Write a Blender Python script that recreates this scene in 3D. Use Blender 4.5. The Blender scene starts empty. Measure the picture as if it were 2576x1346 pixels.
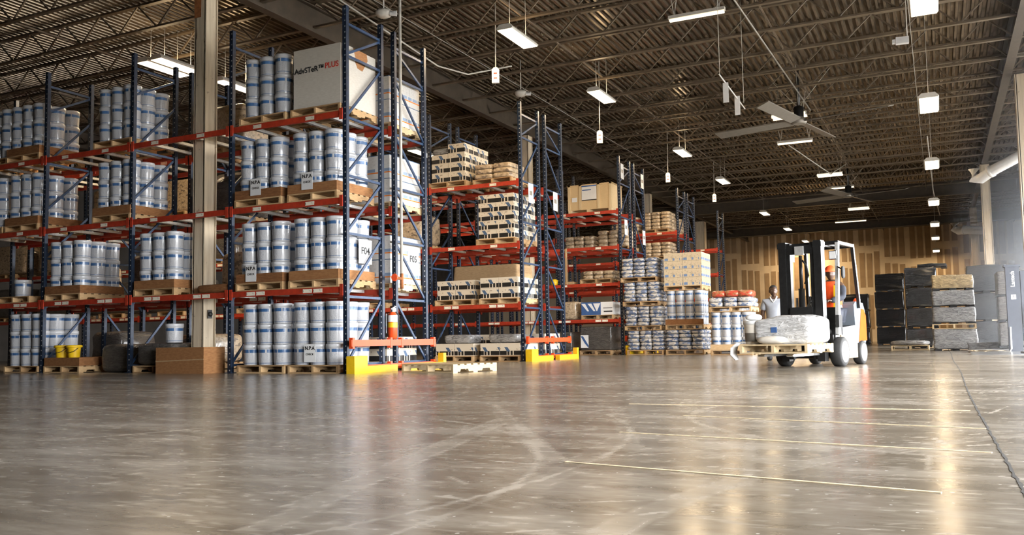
import bpy, math, random
from mathutils import Vector, Matrix
random.seed(7)
S = bpy.context.scene
C = S.collection
PI = math.pi

# ------------------------------------------------------------------ camera, world, exposure
F_PX, CY = 2193.3, 699.5
cam_d = bpy.data.cameras.new('camera')
cam_d.sensor_fit = 'HORIZONTAL'; cam_d.sensor_width = 36.0
cam_d.lens = 36.0 * F_PX / 2576.0
cam_d.shift_y = (CY - 673.0) / 2576.0
cam_d.clip_end = 400
cam = bpy.data.objects.new('camera', cam_d); C.objects.link(cam)
cam.matrix_world = Matrix(((0.89770743, 0.04608821, 0.43817491, 0.0),
                           (0.44028493, -0.05671134, -0.89606529, 0.0),
                           (-0.01644856, 0.99732628, -0.07120213, 0.5),
                           (0, 0, 0, 1)))
S.camera = cam
S.view_settings.view_transform = 'Standard'
S.view_settings.look = 'None'
S.view_settings.exposure = 0.08
S.view_settings.gamma = 1.0
S.view_settings.use_curve_mapping = False
S.cycles.max_bounces = 4
S.cycles.diffuse_bounces = 2
S.cycles.glossy_bounces = 2
S.cycles.volume_bounces = 0
S.cycles.volume_step_rate = 2.0
S.cycles.volume_max_steps = 32
S.cycles.use_adaptive_sampling = True
S.cycles.adaptive_threshold = 0.09
S.cycles.adaptive_min_samples = 16
S.cycles.transparent_max_bounces = 6
S.cycles.sample_clamp_indirect = 6.0
S.cycles.caustics_reflective = False
S.cycles.caustics_refractive = False

SKY = 44.0
LAMP_W = 150.0
HAZE = 0.045
W = bpy.data.worlds.new('sky'); S.world = W; W.use_nodes = True
bg = W.node_tree.nodes['Background']
bg.inputs[0].default_value = (0.95, 0.97, 1.0, 1); bg.inputs[1].default_value = SKY

DOORS = [0.6, 5.4, 10.2, 15.0, 19.8, 24.6, 29.4, 34.2]     # dock door centres along the right wall
DW, DH, XW = 3.8, 4.4, 6.2
for yc in DOORS:
    ld = bpy.data.lights.new('door_portal', 'AREA'); ld.shape = 'RECTANGLE'; ld.size = DH; ld.size_y = DW
    ld.cycles.is_portal = True
    lo = bpy.data.objects.new('door_portal', ld); C.objects.link(lo)
    lo.location = (XW + 0.1, yc, DH / 2); lo.rotation_euler = (0, PI / 2, 0)

# ------------------------------------------------------------------ helpers
class MB:
    def __init__(s): s.v = []; s.f = []; s.mi = []; s.m = 0; s.sm = []; s.smooth = False
    def add(s, vs, fs):
        o = len(s.v); s.v += [tuple(p) for p in vs]
        for f in fs: s.f.append(tuple(i + o for i in f)); s.mi.append(s.m); s.sm.append(s.smooth)
        return s
    def box(s, x0, x1, y0, y1, z0, z1):
        return s.add([(x0,y0,z0),(x1,y0,z0),(x1,y1,z0),(x0,y1,z0),(x0,y0,z1),(x1,y0,z1),(x1,y1,z1),(x0,y1,z1)],
                     [(0,3,2,1),(4,5,6,7),(0,1,5,4),(1,2,6,5),(2,3,7,6),(3,0,4,7)])
    def bar(s, p, q, a, b=None, up=(0,0,1)):
        b = b or a; p = Vector(p); q = Vector(q); d = (q - p).normalized(); up = Vector(up)
        if abs(d.dot(up)) > .98: up = Vector((0,1,0))
        r = d.cross(up).normalized() * a / 2; t = r.cross(d).normalized() * b / 2
        vs = [p-r-t, p+r-t, p+r+t, p-r+t, q-r-t, q+r-t, q+r+t, q-r+t]
        return s.add(vs, [(0,3,2,1),(4,5,6,7),(0,1,5,4),(1,2,6,5),(2,3,7,6),(3,0,4,7)])
    def tube(s, pts, r, n=8, caps=True):
        pts = [Vector(p) for p in pts]; rs = r if isinstance(r, (list, tuple)) else [r]*len(pts)
        vs = []; fs = []
        for i, p in enumerate(pts):
            d = (pts[min(i+1, len(pts)-1)] - pts[max(i-1, 0)]).normalized()
            up = Vector((0,0,1)) if abs(d.z) < .95 else Vector((0,1,0))
            a = d.cross(up).normalized(); b = a.cross(d)
            for k in range(n):
                t = 2*PI*k/n; vs.append(p + (a*math.cos(t) + b*math.sin(t))*rs[i])
        for i in range(len(pts)-1):
            for k in range(n):
                k2 = (k+1) % n; fs.append((i*n+k, i*n+k2, (i+1)*n+k2, (i+1)*n+k))
        if caps: fs.append(tuple(range(n))[::-1]); fs.append(tuple((len(pts)-1)*n+k for k in range(n)))
        sm = s.smooth; s.smooth = True; s.add(vs, fs); s.smooth = sm; return s
    def lathe(s, prof, n=16, c=(0,0,0), axis='z', cap=True):
        vs = []; fs = []
        for (r, z) in prof:
            for k in range(n):
                t = 2*PI*k/n; p = (r*math.cos(t), r*math.sin(t), z)
                if axis == 'x': p = (p[2], p[0], p[1])
                if axis == 'y': p = (p[0], p[2], p[1])
                vs.append((p[0]+c[0], p[1]+c[1], p[2]+c[2]))
        for i in range(len(prof)-1):
            for k in range(n):
                k2 = (k+1) % n; fs.append((i*n+k, i*n+k2, (i+1)*n+k2, (i+1)*n+k))
        sm = s.smooth; s.smooth = True; s.add(vs, fs); s.smooth = sm
        if cap:
            s.add(vs[:n], [tuple(range(n))[::-1]]); s.add(vs[-n:], [tuple(range(n))])
        return s
    def prism(s, poly, a0, a1, axis='x'):
        n = len(poly)
        def P(u, v, a): return {'x': (a,u,v), 'y': (u,a,v), 'z': (u,v,a)}[axis]
        vs = [P(u,v,a0) for u,v in poly] + [P(u,v,a1) for u,v in poly]
        fs = [tuple(range(n))[::-1], tuple(range(n, 2*n))] + [(i, (i+1)%n, (i+1)%n+n, i+n) for i in range(n)]
        return s.add(vs, fs)
    def superq(s, sx, sy, sz, e=.45, e2=.6, nu=20, nv=10, c=(0,0,0), fn=None):
        def sp(x, p): return math.copysign(abs(x)**p, x)
        vs = []; fs = []
        for j in range(nv+1):
            b = -PI/2 + PI*j/nv
            for i in range(nu):
                a = 2*PI*i/nu
                p = Vector((sx*sp(math.cos(b), e2)*sp(math.cos(a), e), sy*sp(math.cos(b), e2)*sp(math.sin(a), e), sz*sp(math.sin(b), e2)))
                if fn: p = fn(p)
                vs.append((p.x+c[0], p.y+c[1], p.z+c[2]))
        for j in range(nv):
            for i in range(nu):
                i2 = (i+1) % nu; fs.append((j*nu+i, j*nu+i2, (j+1)*nu+i2, (j+1)*nu+i))
        sm = s.smooth; s.smooth = True; s.add(vs, fs); s.smooth = sm; return s
    def mesh(s, name, mats):
        me = bpy.data.meshes.new(name); me.from_pydata(s.v, [], s.f)
        for m in (mats if isinstance(mats, (list, tuple)) else [mats]): me.materials.append(m)
        me.polygons.foreach_set('material_index', s.mi); me.polygons.foreach_set('use_smooth', s.sm)
        me.update(); return me
    def build(s, name, mats, parent=None, loc=(0,0,0), rz=0, **k):
        return obj(name, s.mesh(name, mats), parent, loc, rz, **k)

def tag(o, label=None, cat=None, group=None, kind=None):
    if label: o['label'] = label
    if cat: o['category'] = cat
    if group: o['group'] = group
    if kind: o['kind'] = kind
    return o
def obj(name, me, parent=None, loc=(0,0,0), rz=0, label=None, cat=None, group=None, kind=None):
    o = bpy.data.objects.new(name, me); C.objects.link(o)
    o.location = loc; o.rotation_euler = (0,0,rz)
    if parent: o.parent = parent
    return tag(o, label, cat, group, kind)
def empty(name, loc=(0,0,0), rz=0, label=None, cat=None, group=None, kind=None):
    o = obj(name, None, None, loc, rz, label, cat, group, kind); o.empty_display_size = .1; return o
KIDS = {}
def kids(o):
    return [c for c in o.children]
def copy_tree(o, loc=None, rz=None, label=None, group=None, parent=None):
    c = o.copy(); C.objects.link(c); c.parent = parent
    if loc is not None: c.location = loc
    if rz is not None: c.rotation_euler = (0,0,rz)
    if label: c['label'] = label
    if group: c['group'] = group
    for ch in o.children: copy_tree(ch, parent=c)
    return c

# ------------------------------------------------------------------ materials
class NT:
    def __init__(s, name, rough=.6, metal=0.0, spec=.5, coat=0.0):
        s.mat = bpy.data.materials.new(name); s.mat.use_nodes = True; s.t = s.mat.node_tree
        s.b = s.t.nodes['Principled BSDF']
        s.b.inputs['Roughness'].default_value = rough; s.b.inputs['Metallic'].default_value = metal
        s.b.inputs['Specular IOR Level'].default_value = spec
        if coat: s.b.inputs['Coat Weight'].default_value = coat; s.b.inputs['Coat Roughness'].default_value = .12
    def _in(s, sock, v):
        if isinstance(v, bpy.types.NodeSocket): s.t.links.new(v, sock)
        elif v is not None:
            if sock.type == 'RGBA' and len(v) == 3: v = (*v, 1)
            sock.default_value = v
    def node(s, ty, **kw):
        n = s.t.nodes.new(ty)
        for k, v in kw.items(): setattr(n, k, v)
        return n
    def m(s, op, a, b=None, c=None, clamp=False):
        n = s.node('ShaderNodeMath', operation=op, use_clamp=clamp)
        s._in(n.inputs[0], a)
        if b is not None: s._in(n.inputs[1], b)
        if c is not None: s._in(n.inputs[2], c)
        return n.outputs[0]
    def mix(s, f, a, b):
        n = s.node('ShaderNodeMix', data_type='RGBA'); s._in(n.inputs[0], f); s._in(n.inputs[6], a); s._in(n.inputs[7], b)
        return n.outputs[2]
    def coord(s, kind='Object'):
        return s.node('ShaderNodeTexCoord').outputs[kind]
    def xyz(s, v):
        n = s.node('ShaderNodeSeparateXYZ'); s._in(n.inputs[0], v); return n.outputs
    def scale(s, v, sc):
        n = s.node('ShaderNodeMapping'); s._in(n.inputs[0], v); n.inputs['Scale'].default_value = sc; return n.outputs[0]
    def noise(s, v, sc=5, det=3, rough=.5, dist=0.0):
        n = s.node('ShaderNodeTexNoise'); s._in(n.inputs['Vector'], v); n.inputs['Scale'].default_value = sc
        n.inputs['Detail'].default_value = det; n.inputs['Roughness'].default_value = rough; n.inputs['Distortion'].default_value = dist
        return n.outputs['Fac']
    def ramp(s, f, stops, interp='LINEAR'):
        n = s.node('ShaderNodeValToRGB'); s._in(n.inputs[0], f); n.color_ramp.interpolation = interp
        e = n.color_ramp.elements
        while len(e) < len(stops): e.new(.5)
        for i, (p, c) in enumerate(stops): e[i].position = p; e[i].color = (*c, 1) if len(c) == 3 else c
        return n.outputs[0]
    def band(s, v, lo, hi):
        return s.m('MULTIPLY', s.m('GREATER_THAN', v, lo), s.m('LESS_THAN', v, hi))
    def smooth(s, v, lo, hi):
        n = s.node('ShaderNodeMapRange', interpolation_type='SMOOTHSTEP'); s._in(n.inputs[0], v)
        n.inputs[1].default_value = lo; n.inputs[2].default_value = hi; return n.outputs[0]
    def col(s, c): s._in(s.b.inputs['Base Color'], c); return s
    def rough(s, r): s._in(s.b.inputs['Roughness'], r); return s
    def bump(s, h, st=.3, dist=.02):
        n = s.node('ShaderNodeBump'); n.inputs['Strength'].default_value = st; n.inputs['Distance'].default_value = dist
        s._in(n.inputs['Height'], h); s.t.links.new(n.outputs[0], s.b.inputs['Normal']); return s
    def rand(s): return s.node('ShaderNodeObjectInfo').outputs['Random']
    def emit(s, c, st): s.b.inputs['Emission Color'].default_value = (*c, 1); s.b.inputs['Emission Strength'].default_value = st; return s

def plain(name, c, rough=.55, metal=0.0, var=.12, sc=8, coat=0.0, spec=.5):
    t = NT(name, rough, metal, spec, coat)
    f = t.noise(t.coord(), sc, 4)
    t.col(t.ramp(f, [(.3, tuple(x*(1-var) for x in c)), (.7, tuple(min(1, x*(1+var)) for x in c))]))
    return t.mat

M = {}
M['blue'] = plain('rack_blue', (.018, .042, .095), .4, .2, .25, 20)
M['red'] = plain('beam_red', (.42, .040, .016), .45, 0, .2, 14)
M['orange'] = plain('guard_orange_red', (.78, .075, .012), .4, 0, .08, 10)
M['yellow'] = plain('guard_yellow', (.80, .50, .010), .45, 0, .08, 10)
M['galv'] = plain('galvanised', (.62, .62, .60), .35, .5, .15, 25)
M['white'] = plain('white_plastic', (.78, .78, .77), .35, 0, .05, 12)
M['paper'] = plain('white_paper', (.86, .86, .85), .7, 0, .03, 12)
M['ink'] = plain('black_ink', (.02, .02, .02), .6, 0, .0)
M['redink'] = plain('red_ink', (.55, .05, .03), .6, 0, .1)
M['blueink'] = plain('blue_ink', (.05, .12, .30), .6, 0, .1)
M['dark'] = plain('black_steel', (.018, .018, .018), .38, .3, .3, 15)
M['rubber'] = plain('black_rubber', (.02, .02, .02), .75, 0, .2, 30)
M['steel'] = plain('bright_steel', (.65, .65, .64), .25, .9, .15, 30)
M['chrome'] = plain('pale_painted_steel', (.45, .45, .44), .6, .1, .1, 30, 0.0, .2)
M['roof'] = plain('roof_steel', (.125, .095, .063), .42, .35, .25, 3)
M['girder'] = plain('girder_steel', (.055, .041, .027), .5, .3, .25, 4)
M['rust'] = plain('rusty_steel', (.28, .10, .03), .8, 0, .4, 12)
M['fan'] = plain('fan_grey', (.20, .18, .15), .5, .3, .1, 10)
M['conduit'] = plain('pale_conduit', (.55, .52, .46), .5, 0, .1, 10)
M['skin'] = plain('skin_brown', (.075, .038, .022), .5, 0, .1, 20)
M['hair'] = plain('hair_black', (.012, .010, .009), .8, 0, .2, 40)
M['polo'] = plain('polo_pale_grey', (.33, .35, .39), .85, 0, .06, 12)
M['trouser'] = plain('trousers_dark', (.03, .035, .05), .85, 0, .15, 12)
M['hivis'] = plain('hivis_orange', (.90, .10, .015), .7, 0, .08, 20)
M['eye'] = plain('eye_white', (.30, .27, .24), .3, 0, 0)
M['tan'] = plain('tan_sealant', (.74, .60, .40), .75, 0, .25, 30)
M['joint'] = plain('dark_joint', (.035, .032, .028), .9, 0, .3, 30)

def wood_mat(name, a, b):
    t = NT(name, .75, 0, .3); o = t.coord(); r = t.rand()
    n = t.noise(t.scale(o, (3, 3, 30)), 6, 4, .6)
    n2 = t.noise(t.scale(o, (30, 2, 30)), 4, 3, .6)
    f = t.m('ADD', t.m('MULTIPLY', n, .5), t.m('ADD', t.m('MULTIPLY', n2, .3), t.m('MULTIPLY', r, .35)))
    t.col(t.ramp(f, [(.25, a), (.8, b)])); t.bump(n2, .25, .01); return t.mat
M['wood'] = wood_mat('pallet_wood', (.25, .135, .055), (.62, .42, .22))
M['palewood'] = wood_mat('pale_pallet_wood', (.50, .36, .19), (.80, .64, .40))
M['ply'] = wood_mat('crate_plywood', (.55, .38, .19), (.78, .58, .33))
def card_mat(name, a, b):
    t = NT(name, .8, 0, .25); o = t.coord()
    n = t.noise(t.scale(o, (2, 2, 8)), 6, 4)
    t.col(t.ramp(t.m('ADD', t.m('MULTIPLY', n, .7), t.m('MULTIPLY', t.rand(), .3)), [(.3, a), (.75, b)])); t.bump(n, .15, .01); return t.mat
M['card'] = card_mat('brown_cardboard', (.20, .085, .032), (.36, .175, .07))
M['tancard'] = card_mat('tan_cardboard', (.40, .26, .13), (.58, .40, .22))
M['whitecard'] = card_mat('white_cardboard', (.70, .64, .55), (.84, .79, .70))

# pail print: blue band under the lid, small lettering, thin line at the foot, cling-film wrinkles on top
def pail_mat(name, body, blue):
    t = NT(name, .32, 0, .5, .55); o = t.coord(); x, y, z = t.xyz(o); r = t.rand()
    ang = t.m('ADD', t.m('ARCTAN2', y, x), t.m('MULTIPLY', r, 6.283))
    comb = t.node('ShaderNodeCombineXYZ'); t._in(comb.inputs[0], t.m('MULTIPLY', ang, .17)); t._in(comb.inputs[1], z); v = comb.outputs[0]
    txt = t.noise(t.scale(v, (1, 2.2, 1)), 38, 2, .6)
    f1 = t.m('MULTIPLY', t.band(z, .215, .268), t.m('GREATER_THAN', t.noise(t.scale(v, (1, 0, 1)), 11, 1), .40))
    f2 = t.band(z, .026, .040)
    f3 = t.m('MULTIPLY', t.band(z, .06, .20), t.m('MULTIPLY', t.m('GREATER_THAN', txt, .58), t.m('GREATER_THAN', t.noise(t.scale(v, (1,0,1)), 6, 1), .5)))
    f2 = t.m('MULTIPLY', f2, .7)
    base = t.mix(t.m('MULTIPLY', f3, .55), body, (.28, .31, .36))
    base = t.mix(t.m('MAXIMUM', f1, f2), base, blue)
    t.col(base)
    w = t.noise(t.scale(t.coord('Object'), (1.6, 1.6, .7)), 13, 3, .55, 1.2)
    t.bump(w, .35, .02); return t.mat
M['pail'] = pail_mat('printed_white_pail', (.50, .505, .52), (.045, .12, .27))
M['lid'] = plain('pail_lid_white', (.62, .63, .65), .3, 0, .04, 10, .5)

# display carton: cream top, dark cut-outs low down, blue slanted stripe
def carton_mat(name, h, cream, dark, blue, win=.085):
    t = NT(name, .6, 0, .4, .15); x, y, z = t.xyz(t.coord()); N = t.xyz(t.coord('Normal')); r = t.rand()
    side = t.m('GREATER_THAN', t.m('ABSOLUTE', N[0]), .5)
    s = t.m('ADD', t.m('MULTIPLY', x, t.m('SUBTRACT', 1.0, side)), t.m('MULTIPLY', y, side))
    s = t.m('ADD', s, t.m('MULTIPLY', t.m('ROUND', t.m('MULTIPLY', r, 3.0)), .17))
    fr = t.m('FRACT', t.m('DIVIDE', s, win))
    big = t.m('GREATER_THAN', t.m('FRACT', t.m('DIVIDE', s, win*5.0)), .45)
    w = t.m('MAXIMUM', t.band(fr, .2, .85), big)
    win_f = t.m('MULTIPLY', t.band(z, h*.06, h*.50), w)
    sl = t.m('FRACT', t.m('DIVIDE', t.m('ADD', s, t.m('MULTIPLY', z, .7)), .40))
    bl = t.m('MULTIPLY', t.band(sl, .25, .47), t.band(z, h*.42, h*.88))
    dots = t.m('MULTIPLY', t.m('GREATER_THAN', t.noise(t.coord(), 16, 1), .64), t.band(z, h*.62, h*.86))
    c = t.mix(t.m('MULTIPLY', dots, .6), cream, (.20, .12, .06))
    c = t.mix(win_f, c, dark); c = t.mix(bl, c, blue)
    top = t.m('GREATER_THAN', t.m('ABSOLUTE', N[2]), .5)
    t.col(t.mix(top, c, cream)); return t.mat
M['display'] = carton_mat('display_carton', .23, (.72, .64, .51), (.012, .011, .010), (.07, .12, .21))
# white carton with blue print and orange line
def band_carton(name, h):
    t = NT(name, .55, 0, .4, .2); x, y, z = t.xyz(t.coord()); N = t.xyz(t.coord('Normal'))
    v = t.coord(); txt = t.noise(t.scale(v, (1, 1, 2)), 26, 2, .6)
    blk = t.noise(t.scale(v, (1, 1, 0)), 7, 1)
    f_or = t.band(z, h*.225, h*.275)
    f_bl = t.m('MULTIPLY', t.band(z, h*.29, h*.42), t.m('GREATER_THAN', blk, .42))
    f_tx = t.m('MULTIPLY', t.band(z, h*.48, h*.9), t.m('GREATER_THAN', txt, .56))
    f_top = t.band(z, h*.965, h*1.1)
    c = t.mix(t.m('MULTIPLY', f_tx, .30), (.78, .76, .72), (.45, .42, .38))
    c = t.mix(t.m('MULTIPLY', f_bl, .75), c, (.10, .22, .42)); c = t.mix(f_or, c, (.80, .22, .03)); c = t.mix(f_top, c, (.06, .13, .24))
    t.col(c); return t.mat
M['band'] = band_carton('white_carton_orange_line', .44)
# bags
def bag_mat(name, a, b, blue, k):
    t = NT(name, .35, 0, .5, .5); o = t.coord(); r = t.rand()
    n = t.noise(t.m('ADD', 0, 0) if False else t.scale(o, (1, 1, 1.5)), 5, 2, .5)
    sh = t.node('ShaderNodeVectorMath', operation='ADD'); t._in(sh.inputs[0], o)
    cc = t.node('ShaderNodeCombineXYZ'); t._in(cc.inputs[0], t.m('MULTIPLY', r, 30)); t._in(cc.inputs[1], t.m('MULTIPLY', r, 17)); t._in(sh.inputs[1], cc.outputs[0])
    n = t.noise(t.scale(sh.outputs[0], (1, 1, 2.2)), 7, 2, .5)
    n3 = t.noise(sh.outputs[0], 16, 3, .6)
    base = t.ramp(n3, [(.35, a), (.7, b)])
    t.col(t.mix(t.m('MULTIPLY', t.m('GREATER_THAN', n, k), .85), base, blue)); t.bump(n3, .5, .03); return t.mat
M['bag'] = bag_mat('white_blue_bag', (.46, .44, .42), (.74, .70, .64), (.07, .13, .27), .52)
M['brownbag'] = bag_mat('tan_bag', (.38, .28, .17), (.66, .52, .36), (.16, .12, .09), .60)
M['redbag'] = bag_mat('red_brown_bag', (.30, .07, .03), (.55, .28, .12), (.55, .05, .03), .5)
def film(name, c, rough, st):
    t = NT(name, rough, 0, .6, .6); o = t.coord()
    n = t.noise(t.scale(o, (1, 1, 3.0)), 5, 4, .6, 1.5); n2 = t.noise(t.scale(o, (1, 1, 6)), 14, 3, .6, .5)
    t.col(t.ramp(n, [(.3, tuple(x*.5 for x in c)), (.75, tuple(min(1, x*1.6) for x in c))]))
    t.bump(t.m('ADD', n, t.m('MULTIPLY', n2, .5)), st, .12); return t.mat
M['blackfilm'] = film('black_stretch_film', (.011, .011, .012), .22, .9)
M['clearfilm'] = film('clear_wrapped_goods', (.42, .42, .42), .22, .9)
M['goldfilm'] = film('clear_wrapped_tan_goods', (.52, .38, .20), .22, .9)
M['whitefilm'] = film('white_wrapped_goods', (.80, .80, .79), .3, .5)
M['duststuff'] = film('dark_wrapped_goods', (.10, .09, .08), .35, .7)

# floor: polished concrete with swirls, tyre marks, scuffs
def floor_mat():
    t = NT('polished_concrete', .25, 0, .5); p = t.coord('Object'); x, y, z = t.xyz(p)
    big = t.noise(t.scale(p, (.35, .9, 1)), 1.0, 3, .6)
    mid = t.noise(t.scale(p, (1.4, 4.5, 1)), 1.0, 5, .62)
    fine = t.noise(t.scale(p, (6, 16, 1)), 1.6, 3, .65)
    speck = t.noise(p, 42, 0, .5)
    f = t.m('ADD', t.m('MULTIPLY', big, .45), t.m('ADD', t.m('MULTIPLY', mid, .4), t.m('MULTIPLY', fine, .15)))
    base = t.ramp(f, [(.34, (.115, .092, .066)), (.5, (.235, .203, .160)), (.64, (.40, .362, .308))])
    at = t.node('ShaderNodeAttribute'); at.attribute_name = 'marks'; worn = at.outputs['Fac']     # tyre marks and scratches, laid out below in floor metres
    base = t.mix(worn, base, (.52, .475, .41))
    base = t.mix(t.m('GREATER_THAN', speck, .83), base, (.62, .60, .55))
    t.col(base)
    t.rough(t.m('ADD', .11, t.m('ADD', t.m('MULTIPLY', mid, .22), t.m('MULTIPLY', worn, .15))))
    t.bump(t.m('ADD', mid, t.m('MULTIPLY', fine, .6)), .05, .02)
    return t.mat
M['floor'] = floor_mat()
t = NT('painted_column', .55, 0, .4); o_ = t.coord(); z_ = t.xyz(o_)[2]
n_ = t.noise(t.scale(o_, (6, 6, .6)), 3, 4)
c_ = t.ramp(n_, [(.3, (.66, .54, .38)), (.7, (.82, .70, .52))])
c_ = t.mix(t.m('MULTIPLY', t.m('GREATER_THAN', t.noise(o_, 9, 2), .72), .5), c_, (.30, .22, .14))
t.col(c_); M['column'] = t.mat
M['wallmud'] = plain('drywall_mud', (.80, .64, .44), .85, 0, .08, 1.5)
M['drywall'] = plain('raw_drywall_paper', (.40, .27, .15), .85, 0, .15, 2)
M['wallgrey'] = plain('grey_block_wall', (.09, .08, .07), .9, 0, .15, 2)
M['deck'] = plain('roof_deck_steel', (.175, .135, .090), .25, .6, .4, 2)
M['asphalt'] = plain('yard_concrete', (.55, .54, .52), .9, 0, .1, 1)

# ------------------------------------------------------------------ the setting
ZJ0, ZJ1, ZD = 7.60, 8.22, 8.25
YB, XL, YN = 65.0, -34.0, -12.0
import numpy as np
rng = np.random.default_rng(5)
def floor_mesh():
    X0, X1, Y0, Y1 = -10.0, 2.4, 1.8, 11.2
    nx, ny = 640, 300
    xs = np.linspace(X0, X1, nx); ys = Y0*(Y1/Y0)**(np.arange(ny)/(ny-1))
    gx, gy = np.meshgrid(xs, ys)
    def vnoise(sx, sy):
        a = rng.random((int(40*sy)+3, int(40*sx)+3)); u = (gx-X0)/(X1-X0)*40*sx; v = (gy-Y0)/(Y1-Y0)*40*sy
        iu, iv = u.astype(int), v.astype(int); fu, fv = u-iu, v-iv; fu = fu*fu*(3-2*fu); fv = fv*fv*(3-2*fv)
        return (a[iv, iu]*(1-fu)+a[iv, iu+1]*fu)*(1-fv) + (a[iv+1, iu]*(1-fu)+a[iv+1, iu+1]*fu)*fv
    wear = np.clip((.5*vnoise(2, 1.4)+.3*vnoise(5, 4)+.2*vnoise(11, 9)-.30)/.30, 0, 1)
    mk = np.zeros_like(gx)
    sm = lambda d, a, b: 1-np.clip((d-a)/(b-a), 0, 1)
    def seg(x0, y0, x1, y1, w, k, edge=True):
        nonlocal mk
        L = math.hypot(x1-x0, y1-y0); ux, uy = (x1-x0)/L, (y1-y0)/L
        a = (gx-x0)*ux+(gy-y0)*uy; d = np.abs(-(gx-x0)*uy+(gy-y0)*ux); on = (a > 0) & (a < L)
        v = sm(d, w*.7, w*1.05)*(.42 if w > .03 else 1.0)
        if edge and w > .03: v = np.maximum(v, sm(np.abs(d-w*.95), .003, .012)*.9)
        mk = np.maximum(mk, v*on*k)
    def arc(cx, cy, r, w, k, a0=-9, a1=9):
        nonlocal mk
        q = np.hypot(gx-cx, gy-cy); th = np.arctan2(gy-cy, gx-cx); d = np.abs(q-r)
        v = sm(d, w*.7, w*1.05)*(.42 if w > .03 else 1.0)
        if w > .03: v = np.maximum(v, sm(np.abs(d-w*.95), .003, .012)*.9)
        mk = np.maximum(mk, v*((th > a0) & (th < a1))*k)
    for a in ((-2.51,4.99,-1.78,2.14,.065,.8), (-2.92,5.69,-1.42,3.29,.05,.6), (-3.15,6.1,-1.7,3.75,.03,.5), (-1.48,4.25,-1.26,2.7,.05,.4),
              (-2.2,6.2,-1.3,3.9,.04,.45), (-.9,4.6,-.6,3.0,.03,.35), (-4.2,5.2,-3.0,4.1,.04,.4), (-5.6,6.9,-3.9,6.3,.05,.35), (-1.2,5.8,-.5,4.0,.06,.3), (-7.5,7.5,-5.0,8.6,.06,.35), (-1.0,8.5,.2,6.2,.05,.4)):
        seg(*a)
    for a in ((-5.4,3.2,4.1,.012,.8,-.9,.6), (-4.3,2.2,3.0,.014,.6,-.6,1.2), (1.6,7.2,3.4,.06,.35), (.6,6.0,2.1,.03,.45), (-7.5,9.0,4.2,.06,.35), (-6.0,1.0,4.4,.05,.4), (3.5,2.0,4.3,.05,.45), (-9,5.5,5.2,.03,.4), (-3.2,9.2,2.6,.05,.4), (-.4,9.0,1.7,.04,.4)):
        arc(*a)
    for _ in range(170):
        y = 2.0 + 8.5*rng.random()**1.3; x = -8.5*y/10*rng.random()*1.2 + .6; L = .08+.5*rng.random()**2*y/4; an = rng.normal(.15, .45) + (PI/2.2 if rng.random() < .2 else 0)
        seg(x, y, x+L*math.cos(an), y+L*math.sin(an), .006+.003*y/3, .35+.6*rng.random(), False)
    mk *= .25+.75*wear
    mk = np.maximum(mk, .35*np.clip((vnoise(4, 9)+.5*vnoise(9, 22)-1.02)/.15, 0, 1))
    bx = [(XL, YN, XW, Y0), (XL, Y0, X0, Y1), (X1, Y0, XW, Y1), (XL, Y1, XW, YB)]
    vs = np.stack([gx, gy, np.zeros_like(gx)], -1).reshape(-1, 3); nv = len(vs)
    idx = np.arange(nx*ny).reshape(ny, nx)
    fs = np.stack([idx[:-1, :-1], idx[:-1, 1:], idx[1:, 1:], idx[1:, :-1]], -1).reshape(-1, 4)
    ev = []; ef = []
    for (a, b, c, d) in bx:
        o = nv+len(ev); ev += [(a, b, 0), (c, b, 0), (c, d, 0), (a, d, 0)]; ef.append((o, o+1, o+2, o+3))
    o = nv+len(ev); ev += [(XL, YN, -.3), (XW, YN, -.3), (XW, YB, -.3), (XL, YB, -.3)]; ef.append((o, o+3, o+2, o+1))
    V = np.concatenate([vs, np.array(ev)]).astype(np.float32); Fc = np.concatenate([fs, np.array(ef)]).astype(np.int32)
    me = bpy.data.meshes.new('floor'); me.vertices.add(len(V)); me.vertices.foreach_set('co', V.ravel())
    me.loops.add(Fc.size); me.loops.foreach_set('vertex_index', Fc.ravel()); me.polygons.add(len(Fc))
    me.polygons.foreach_set('loop_start', np.arange(0, Fc.size, 4, dtype=np.int32)); me.update(calc_edges=True); me.validate()
    at = me.attributes.new('marks', 'FLOAT', 'POINT'); vals = np.zeros(len(V), np.float32); vals[:nv] = mk.ravel(); at.data.foreach_set('value', vals)
    me.materials.append(M['floor']); return me
floor = obj('floor', floor_mesh(), kind='structure')
m = MB(); v = []
yy = YN; zz = 0
n = 420
for i in range(n+1):
    y = 2.2 + (YB-.6-2.2) * (i/n)**1.8
    w = .0045 + .0015*math.sin(i*1.7) + .002*random.random()
    dx = .012*math.sin(y*.6) + .004*random.uniform(-1, 1)
    v += [(.20+dx-w, y, .0015), (.20+dx+w, y, .0015)]
m.add(v, [(2*i, 2*i+1, 2*i+3, 2*i+2) for i in range(n)])
m.build('floor_joint', M['joint'], floor)
for k, (x0, y0, x1, y1) in enumerate(((-1.40, 3.33, -.02, 3.08), (-1.56, 4.47, .17, 4.17), (-1.50, 5.53, .19, 5.19), (-2.16, 6.42, .15, 6.36))):
    m = MB(); m.bar((x0, y0, .001), (x1, y1, .001), .019, .004)
    m.build('sealant_strip', M['tan'], floor)
m = MB(); m.box(XL, XW+.3, YB, YB+.25, 0, ZD+.4)
wb = m.build('wall_back', M['wallmud'], kind='structure')
m = MB()
strip_me = {}
cx = -16.0; k = 0
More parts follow.
